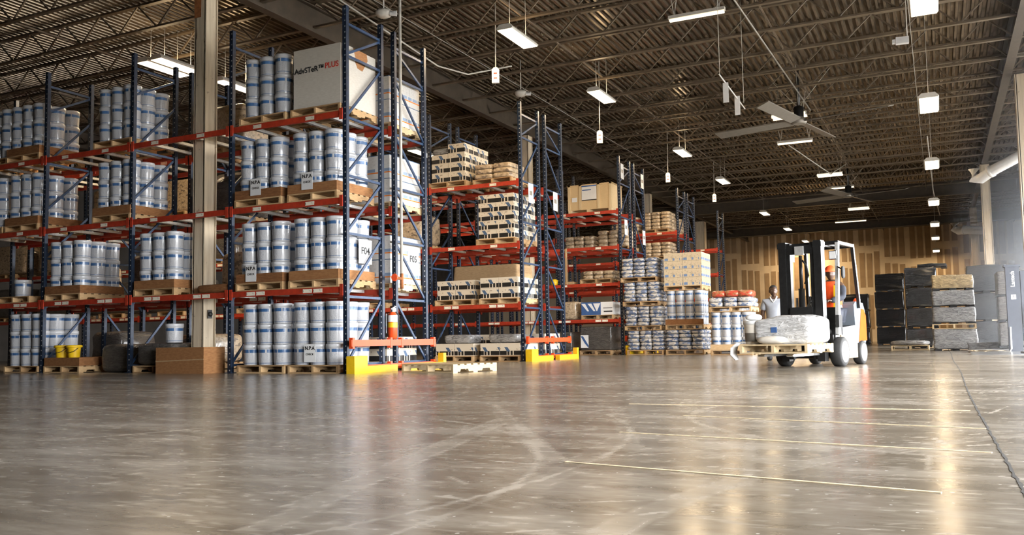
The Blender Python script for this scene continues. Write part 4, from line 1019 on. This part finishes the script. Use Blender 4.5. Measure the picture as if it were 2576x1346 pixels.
# ------------------------------------------------------------------ forklift (built facing -Y, origin at the front axle)
M['forkorange'] = plain('forklift_orange', (.50, .085, .014), .9, 0, .1, 8, 0.0, .04)
M['hub'] = plain('wheel_hub_grey', (.50, .50, .48), .85, 0, .15, 20, 0.0, .08)
M['bodygrey'] = plain('forklift_grey', (.16, .185, .215), .9, 0, .06, 8, 0.0, .04)
M['bodycream'] = plain('forklift_cream', (.50, .40, .27), .9, 0, .06, 8, 0.0, .04)
fl = empty('forklift', (-1.88, 14.87, 0), -.22, 'dark masted forklift with orange and grey rear carrying a pallet', 'forklift')
def part(name, m, mat, parent=fl, **k): return m.build(name, M[mat], parent, **k)
for sx in (-1, 1):
    m = MB(); m.box(sx*.285-.06, sx*.285+.06, -.40, -.24, .09, 2.0); m.box(sx*.285-.07, sx*.285+.07, -.41, -.23, 1.90, 1.98); part('outer_rail', m, 'dark')
    m = MB(); m.box(sx*.19-.03, sx*.19+.03, -.38, -.27, .12, 1.98); part('inner_rail', m, 'dark')
    m = MB(); m.tube([(sx*.30, -.20, .15), (sx*.30, -.20, 1.5)], .03, 10); part('lift_cylinder', m, 'dark')
    # wheels
    w = empty('front_wheel'); w.parent = fl; w.location = (sx*.44, 0, .235)
    m = MB(); m.lathe([(.10, -.09), (.21, -.09), (.235, -.07), (.235, .07), (.21, .09), (.10, .09)], 28, (0, 0, 0), 'x', False); m.build('tyre', M['rubber'], w)
    m = MB(); m.lathe([(.17, sx*.065), (.17, sx*.093), (.06, sx*.097), (.0, sx*.098)], 24, (0, 0, 0), 'x', False)
    for a in range(6): m.lathe([(.016, sx*.095), (.016, sx*.108)], 6, (0, .11*math.cos(a*PI/3), .11*math.sin(a*PI/3)), 'x')
    m.build('hub', M['hub'], w)
    w = empty('rear_wheel'); w.parent = fl; w.location = (sx*.38, 1.22, .20)
    m = MB(); m.lathe([(.08, -.07), (.185, -.07), (.20, -.05), (.20, .05), (.185, .07), (.08, .07)], 24, (0, 0, 0), 'x', False); m.build('tyre', M['rubber'], w)
    m = MB(); m.lathe([(.15, sx*.05), (.15, sx*.075), (.0, sx*.08)], 20, (0, 0, 0), 'x', False); m.build('hub', M['hub'], w)
    m = MB(); m.prism([(-.55, .19), (-.55, .215), (-.5, .225), (-1.50, .215), (-1.52, .20)] if False else [(-.42, .19), (-.42, .55), (-.47, .55), (-.47, .235), (-1.5, .225), (-1.55, .205), (-1.5, .19)], sx*.22-.05, sx*.22+.05, 'x'); part('fork', m, 'steel')
    # overhead guard posts
    m = MB(); m.bar((sx*.43, -.02, .50), (sx*.40, .22, 2.0), .05, .07); part('guard_post', m, 'chrome' if sx > 0 else 'dark')
    m = MB(); m.bar((sx*.43, 1.12, .95), (sx*.40, .98, 2.0), .05, .06); part('guard_post', m, 'dark')
    m = MB(); m.bar((sx*.40, .22, 2.0), (sx*.40, 1.0, 2.0), .05, .05); part('guard_rail', m, 'chrome')
for z in (.14, .78, 1.88): m = MB(); m.box(-.33, .33, -.25, -.21, z, z+.1); part('mast_crossbar', m, 'dark')
m = MB(); m.box(-.32, .32, -.39, -.33, 1.80, 1.94); part('mast_header', m, 'dark')
m = MB(); m.box(-.07, .07, -.42, -.36, 1.78, 1.92); part('header_plate', m, 'galv')
m = MB(); m.tube([(-.02, -.30, .2), (-.02, -.30, 1.25)], .05, 12); m.tube([(-.02, -.30, 1.25), (-.02, -.30, 1.78)], .028, 10); part('lift_ram', m, 'dark')
m = MB(); m.tube([(.02, -.33, 1.7), (.09, -.36, 1.62), (.12, -.36, 1.45), (.05, -.34, 1.32)], .015, 7); part('hydraulic_hose', m, 'rubber')
m = MB(); m.tube([(-.10, -.30, .2), (-.10, -.30, 1.1)], .018, 8); m.tube([(.10, -.31, .2), (.10, -.31, 1.12)], .02, 8); part('hydraulic_line', m, 'steel')
m = MB(); m.box(-.43, .43, -.47, -.42, .25, .33); m.box(-.43, .43, -.47, -.42, .50, .58); part('carriage', m, 'dark')
m = MB(); m.box(-.45, .45, -.46, -.44, .58, .86) if False else m.box(-.18, .18, -.41, -.36, .55, .95); part('carriage_plate', m, 'dark')
m = MB(); m.box(-.40, .40, -.16, .40, .16, .50); m.box(-.42, .42, -.1, .1, .46, .52); part('front_frame', m, 'dark')
m = MB(); m.box(-.46, .46, .22, .30, .44, .56) if False else m.box(-.42, .42, .18, .98, .12, .50); part('chassis', m, 'bodycream', label='cream lower body side')
m = MB(); m.prism([(.98, .50), (.92, 1.0), (1.02, 1.06), (1.42, 1.04), (1.52, .90), (1.55, .45), (1.50, .36), (1.0, .36)], -.40, .40, 'x'); part('counterweight', m, 'bodygrey', label='grey rear body')
m = MB(); m.prism([(1.12, .38), (1.30, .94), (1.45, .93), (1.545, .82), (1.56, .40)], -.405, .405, 'x'); part('orange_side_panel', m, 'forkorange', label='orange slanted rear stripe')
m = MB(); m.lathe([(.06, 0), (.06, .06), (.03, .1)], 12, (.3, 1.42, 1.03)); part('beacon', m, 'hivis')
m = MB(); m.prism([(.30, .50), (.30, .62), (.95, .66), (.98, .50)], -.40, .40, 'x'); part('battery_cover', m, 'dark')
m = MB(); m.superq(.23, .22, .06, .4, .5, c=(0, .72, .74)); part('seat', m, 'rubber'); m = MB(); m.superq(.22, .07, .27, .4, .5, c=(0, .96, 1.02)); part('seat_back', m, 'rubber')
m = MB(); m.box(-.40, .40, .18, .26, .50, .95); part('dash', m, 'dark')
sw = MB(); sw.tube([(.14*math.cos(a*PI/8), .32+.10*math.sin(a*PI/8), 1.02+.09*math.sin(a*PI/8)) for a in range(17)], .014, 6); sw.tube([(0, .32, 1.02), (0, .24, .93)], .02, 6); part('steering_wheel', sw, 'rubber')
m = MB()
for x in (-.3, -.18, -.06, .06, .18, .3): m.box(x-.015, x+.015, .22, 1.0, 1.985, 2.015)
m.box(-.42, .42, .20, .25, 1.97, 2.03); m.box(-.42, .42, .97, 1.02, 1.97, 2.03); part('guard_roof_bars', m, 'dark')
for sx in (-1, 1):
    hl = MB(); hl.box(sx*.36-.06, sx*.36+.06, .10, .19, 1.72, 1.86); o = part('work_lamp', hl, 'dark'); q = MB(); q.box(sx*.36-.05, sx*.36+.05, .09, .10, 1.73, 1.85); q.build('lamp_glass', M['white'], o)
m = MB(); m.tube([(.5, .1, 1.55), (.42, .12, 1.6)], .012, 6); m.superq(.02, .06, .1, .5, .6, c=(.52, .08, 1.5)); part('mirror', m, 'rubber')
m = MB(); m.box(.42, .47, -.06, .10, .62, .82); part('front_lamp_pod', m, 'rubber')

# carried pallet and its goods (world frame, same heading)
Rf = Matrix.Rotation(-.22, 4, 'Z')
def fw(x, y, z): v = Rf @ Vector((x, y, z)); return (v.x - 1.88, v.y + 14.87, v.z)
pallet(*fw(0, -1.62, .238), 1.04, 1.10, 'pale pallet raised on the forklift forks', 'palewood', -.22)
zt = .238 + PH + .001
m = MB()
def fn(p): return Vector((p.x, p.y, p.z*(1 + .18*math.sin(p.x*6+1) + .06*math.sin(p.y*9)) ))
m.superq(.43, .44, .20, .12, .22, 56, 24, (0, 0, .205), fn)
r = m.build('wrapped_bale', M['whitefilm'], None, fw(.10, -1.07, zt), -.22, label='bulky white wrapped bale on the raised pallet', cat='bale')
m = MB(); m.box(-.16, -.07, -.447, -.44, .17, .25); m.build('blue_print', M['blueink'], r)
r = empty('cream_bucket', fw(-.40, -1.35, zt), 0, 'cream lidded bucket on the left of the raised pallet', 'bucket')
m = MB(); m.lathe([(.125, 0), (.145, .30)], 18); m.build('body', M['whitecard'], r); m = MB(); m.lathe([(.145, .30), (.155, .30), (.155, .35), (.13, .36)], 18); m.build('lid', M['white'], r); m = MB(); m.lathe([(.131, .04), (.138, .17)], 18, cap=False); m.build('dark_label', M['fan'], r)
m = MB(); m.superq(.12, .10, .05, .6, .8, c=(0, 0, .05)); m.build('crumpled_cloth', M['paper'], None, fw(-.40, -1.33, zt+.36), label='crumpled white cloth on the cream bucket lid', cat='cloth')
m = MB(); m.superq(.22, .12, .06, .6, .9, c=(0, 0, .06)); m.build('cream_roll', M['whitecard'], None, fw(-.02, -1.57, zt), -.22, label='cream roll lying before the wrapped bale', cat='roll')
# white film strip hanging off the pallet corner
m = MB(); pts = [(0, .1, .02), (-.10, .02, .03), (-.17, -.03, -.05), (-.19, -.03, -.16), (-.13, -.05, -.24)]; v = []
for i, p in enumerate(pts):
    wd = (.03, .05, .07, .06, .03)[i]; v += [(p[0]-wd*.5, p[1]-wd, p[2]), (p[0]+wd*.5, p[1]+wd*.4, p[2]+.01)]
    v += [(p[0]-wd*.5+.008, p[1]-wd+.008, p[2]+.008), (p[0]+wd*.5+.008, p[1]+wd*.4+.008, p[2]+.018)]
f = []
for i in range(len(pts)-1):
    a = 4*i; f += [(a, a+1, a+5, a+4), (a+2, a+6, a+7, a+3), (a, a+4, a+6, a+2), (a+1, a+3, a+7, a+5)]
m.smooth = True; m.add(v, f); m.build('film_tail', M['paper'], None, fw(-.47, -1.5, zt-.0), -.22, label='white film tail hanging off the raised pallet corner', cat='wrap')

# ------------------------------------------------------------------ people
def skin_mesh(name, pts, edges, radii, mat, sub=2):
    me = bpy.data.meshes.new(name); me.from_pydata([tuple(p) for p in pts], edges, []); me.update()
    o = bpy.data.objects.new(name, me); C.objects.link(o)
    sk = o.modifiers.new('skin', 'SKIN'); sk.use_smooth_shade = True
    for i, r_ in enumerate(radii):
        sv = me.skin_vertices[0].data[i]; sv.radius = r_ if isinstance(r_, tuple) else (r_, r_); sv.use_root = (i == 0)
    ss = o.modifiers.new('sub', 'SUBSURF'); ss.levels = sub; ss.render_levels = sub
    bpy.context.view_layer.update()
    res = bpy.data.meshes.new_from_object(o.evaluated_get(bpy.context.evaluated_depsgraph_get()))
    bpy.data.objects.remove(o); res.name = name
    res.materials.clear(); res.materials.append(mat)
    return res
def head_into(mb, c, yaw):
    # face towards -Y before yaw
    def fn(p):
        x, y, z = p
        if z < -.02: x *= 1 - .35*((-z-.02)/.12); y = y*(1-.12*((-z-.02)/.12)) - .012
        if y < 0:
            nx = math.exp(-(x/.022)**2) * math.exp(-((z+.012)/.028)**2); y -= .026*nx
            for s in (-1, 1): y += .012*math.exp(-((x-s*.032)/.016)**2) * math.exp(-((z-.012)/.012)**2)
            y -= .007*math.exp(-(x/.03)**2)*math.exp(-((z+.052)/.012)**2); y -= .008*math.exp(-(x/.02)**2)*math.exp(-((z+.095)/.018)**2)
        a = Vector((x, y, z)); a.rotate(Matrix.Rotation(yaw, 3, 'Z')); return a
    mb.superq(.076, .098, .118, 1.0, 1.0, 36, 28, c, fn)
    for s in (-1, 1):
        e = Vector((s*.077, .012, 0)); e.rotate(Matrix.Rotation(yaw, 3, 'Z'))
        mb.superq(.012, .022, .033, .9, .9, 10, 8, (c[0]+e.x, c[1]+e.y, c[2]+e.z))
def join_mesh(me, mb):
    o = len(mb.v); 
    vs = [tuple(v.co) for v in me.vertices]; fs = [tuple(p.vertices) for p in me.polygons]
    s = mb.smooth; mb.smooth = True; mb.add(vs, fs); mb.smooth = s
def hand_into(mb, wrist, d, side, curl=.5, up=(0, 0, 1)):
    d = Vector(d).normalized(); n = Vector(up); n = (n - d*n.dot(d)).normalized(); s = d.cross(n)*side
    w = Vector(wrist)
    c = w + d*.05
    def fn(p): return s*p.x + d*p.y + n*p.z
    mb.superq(.042, .055, .017, .7, .7, 14, 8, tuple(c), lambda p: fn(p))
    for k, (off, L) in enumerate(((-.030, .062), (-.010, .074), (.010, .070), (.029, .056))):
        p0 = w + d*.092 + s*off
        p1 = p0 + d*L*.45 - n*curl*.015; p2 = p1 + d*L*.32*(1-curl*.5) - n*curl*.028; p3 = p2 + d*L*.2*(1-curl*.8) - n*curl*.026
        mb.tube([p0, p1, p2, p3], [.0095, .009, .008, .006], 7)
    t0 = w + d*.03 - s*.036; mb.tube([t0, t0 - s*.022 + d*.028 - n*.008, t0 - s*.022 + d*.056 - n*.018], [.012, .010, .007], 7)

# standing man in a pale polo
man = empty('person', (-3.07, 18.6, 0), .10, 'man in a pale grey polo shirt standing behind the forklift pallet', 'person')
P = [(0, 0, .93), (0, 0, 1.10), (0, 0, 1.30), (0, 0, 1.43), (0, .0, 1.52),
     (-.17, 0, 1.40), (-.235, .02, 1.14), (-.20, -.10, .93), (.17, 0, 1.40), (.235, .02, 1.14), (.20, -.10, .93),
     (-.09, 0, .86), (-.105, -.01, .50), (-.11, .02, .09), (-.115, -.12, .04), (.09, 0, .86), (.105, -.01, .50), (.11, .02, .09), (.115, -.12, .04)]
E_ = [(0,1),(1,2),(2,3),(3,4),(3,5),(5,6),(6,7),(3,8),(8,9),(9,10),(0,11),(11,12),(12,13),(13,14),(0,15),(15,16),(16,17),(17,18)]
R_ = [(.15,.11),(.145,.105),(.16,.11),(.10,.08),.055,.062,.044,.032,.062,.044,.032,.085,.058,.042,.035,.085,.058,.042,.035]
DZ = -.19      # knees bent, leaning over the load
P = [(p[0], p[1], p[2]+DZ) if k_ < 11 or k_ in (11, 15) else ((p[0], -.26, p[2]-.02) if k_ in (12, 16) else p) for k_, p in enumerate(P)]
bm_ = skin_mesh('body', P, E_, R_, M['skin'])
mb = MB(); join_mesh(bm_, mb); head_into(mb, (0, -.03, 1.615+DZ), .15)
hand_into(mb, P[7], (.03, -.35, -1), 1, .6, (0, -1, 0)); hand_into(mb, P[10], (-.03, -.35, -1), -1, .6, (0, -1, 0))
mb.build('body', M['skin'], man)
mb = MB()
for s in (-1, 1): mb.superq(.011, .006, .006, 1, 1, 8, 6, (s*.030+.012, -.113, 1.628+DZ))
mb.build('eyes', M['eye'], man)
mb = MB(); mb.superq(.080, .102, .085, 1, 1, 28, 16, (.0, -.015, 1.660+DZ), lambda p: Vector((p.x, p.y + (.03 if p.y < 0 and p.z < .02 else 0), max(p.z, -.03)))); mb.build('hair', M['hair'], man)
sh = skin_mesh('polo_shirt', [(0, 0, .85+DZ)] + P[1:4] + [(0, 0, 1.46+DZ), P[5], (-.222, .015, 1.21+DZ), P[8], (.222, .015, 1.21+DZ)], [(0,1),(1,2),(2,3),(3,4),(3,5),(5,6),(3,7),(7,8)],
               [(.175,.13),(.168,.125),(.182,.13),(.115,.095),.072,.085,.078,.085,.078], M['polo'])
obj('polo_shirt', sh, man)
mb = MB(); mb.tube([(-.065, -.02, 1.50+DZ), (-.05, -.085, 1.45+DZ), (0, -.118, 1.38+DZ)], [.018, .016, .008], 6); mb.tube([(.065, -.02, 1.50+DZ), (.05, -.085, 1.45+DZ), (0, -.118, 1.38+DZ)], [.018, .016, .008], 6); mb.tube([(-.065, -.02, 1.5+DZ), (-.05, .06, 1.51+DZ), (.05, .06, 1.51+DZ), (.065, -.02, 1.5+DZ)], .016, 6); mb.build('collar', M['paper'], man)
tr = skin_mesh('trousers', [(0,0,.93+DZ), P[11], P[12], (-.11, .02, .12), P[15], P[16], (.11, .02, .12)], [(0,1),(1,2),(2,3),(0,4),(4,5),(5,6)], [(.165,.125),.105,.078,.066,.105,.078,.066], M['trouser'])
obj('trousers', tr, man)
for s in (-1, 1):
    mb = MB(); mb.superq(.052, .14, .05, .6, .7, 14, 8, (s*.115, -.05, .05)); mb.build('shoe', M['rubber'], man)

# seated driver in orange
dv = empty('person', fw(.10, .70, 0), -.22, 'driver in orange vest and orange cap seated in the forklift', 'person')
P = [(0, .08, .86), (0, .10, 1.05), (0, .08, 1.24), (0, .06, 1.36), (0, .05, 1.44),
     (-.17, .06, 1.33), (-.22, -.06, 1.12), (-.10, -.30, 1.06), (.17, .06, 1.33), (.22, -.06, 1.12), (.10, -.30, 1.06),
     (-.10, .04, .84), (-.12, -.34, .86), (-.12, -.36, .58), (-.12, -.46, .55), (.10, .04, .84), (.12, -.34, .86), (.12, -.36, .58), (.12, -.46, .55)]
bm_ = skin_mesh('body', P, E_, R_, M['skin'])
mb = MB(); join_mesh(bm_, mb); head_into(mb, (0, .03, 1.535), .25)
hand_into(mb, P[7], (.3, -1, .1), 1, .9); hand_into(mb, P[10], (-.3, -1, .1), -1, .9)
mb.build('body', M['skin'], dv)
sh = skin_mesh('orange_vest', P[0:4] + [(0, .06, 1.39), P[5], P[8]], [(0,1),(1,2),(2,3),(3,4),(3,5),(3,6)], [(.175,.13),(.17,.125),(.185,.13),(.12,.095),.075,.092,.092], M['hivis']); obj('orange_vest', sh, dv)
mb = MB(); mb.bar((-.10, -.07, 1.33), (-.09, -.085, .95), .04, .012); mb.bar((.10, -.07, 1.33), (.09, -.085, .95), .04, .012); mb.build('reflective_strip', M['yellow'], dv)
tr = skin_mesh('trousers', [(0,.08,.87), P[11], P[12], P[13], P[15], P[16], P[17]], [(0,1),(1,2),(2,3),(0,4),(4,5),(5,6)], [(.165,.125),.10,.078,.06,.10,.078,.06], M['trouser']); obj('trousers', tr, dv)
slv = skin_mesh('sleeves', [P[5], P[6], P[7]], [(0,1),(1,2)], [.08, .062, .046], M['trouser']); obj('sleeve', slv, dv)
slv = skin_mesh('sleeves', [P[8], P[9], P[10]], [(0,1),(1,2)], [.08, .062, .046], M['trouser']); obj('sleeve', slv, dv)
mb = MB(); mb.superq(.092, .112, .10, 1, 1, 24, 14, (0, .035, 1.575), lambda p: Vector((p.x, p.y, max(p.z, -.015)))); mb.superq(.075, .07, .010, .8, .9, 16, 6, (-.03, -.085, 1.568)); mb.build('orange_cap', M['hivis'], dv)
for s in (-1, 1):
    mb = MB(); mb.superq(.05, .13, .05, .6, .7, 14, 8, (s*.12, -.43, .555)); mb.build('shoe', M['rubber'], dv)

# ------------------------------------------------------------------ haze volume added mostly for the lens veil, thickening towards the dock doors
hz = bpy.data.materials.new('veil_haze'); hz.use_nodes = True; nt = hz.node_tree
out_ = [n_ for n_ in nt.nodes if n_.type == 'OUTPUT_MATERIAL'][0]
for n_ in list(nt.nodes):
    if n_.type != 'OUTPUT_MATERIAL': nt.nodes.remove(n_)
vs_ = nt.nodes.new('ShaderNodeVolumeScatter'); vs_.inputs['Color'].default_value = (.84, .91, 1, 1); vs_.inputs['Anisotropy'].default_value = 0.0
tc_ = nt.nodes.new('ShaderNodeTexCoord'); sx_ = nt.nodes.new('ShaderNodeSeparateXYZ'); mr_ = nt.nodes.new('ShaderNodeMapRange'); mr_.interpolation_type = 'SMOOTHSTEP'
mr_.inputs[1].default_value = 0.0; mr_.inputs[2].default_value = 6.0; mr_.inputs[3].default_value = 0.0; mr_.inputs[4].default_value = HAZE
nt.links.new(tc_.outputs['Object'], sx_.inputs[0]); nt.links.new(sx_.outputs[0], mr_.inputs[0]); nt.links.new(mr_.outputs[0], vs_.inputs['Density'])
nt.links.new(vs_.outputs[0], out_.inputs['Volume'])
m = MB(); m.box(XL-.4, XW+.4, YN-.4, YB+.4, -.4, ZD+.6); m.build('lens_veil_haze', hz, None, label='pale bluish haze volume added for the lens veil at right', cat='haze', kind='stuff')
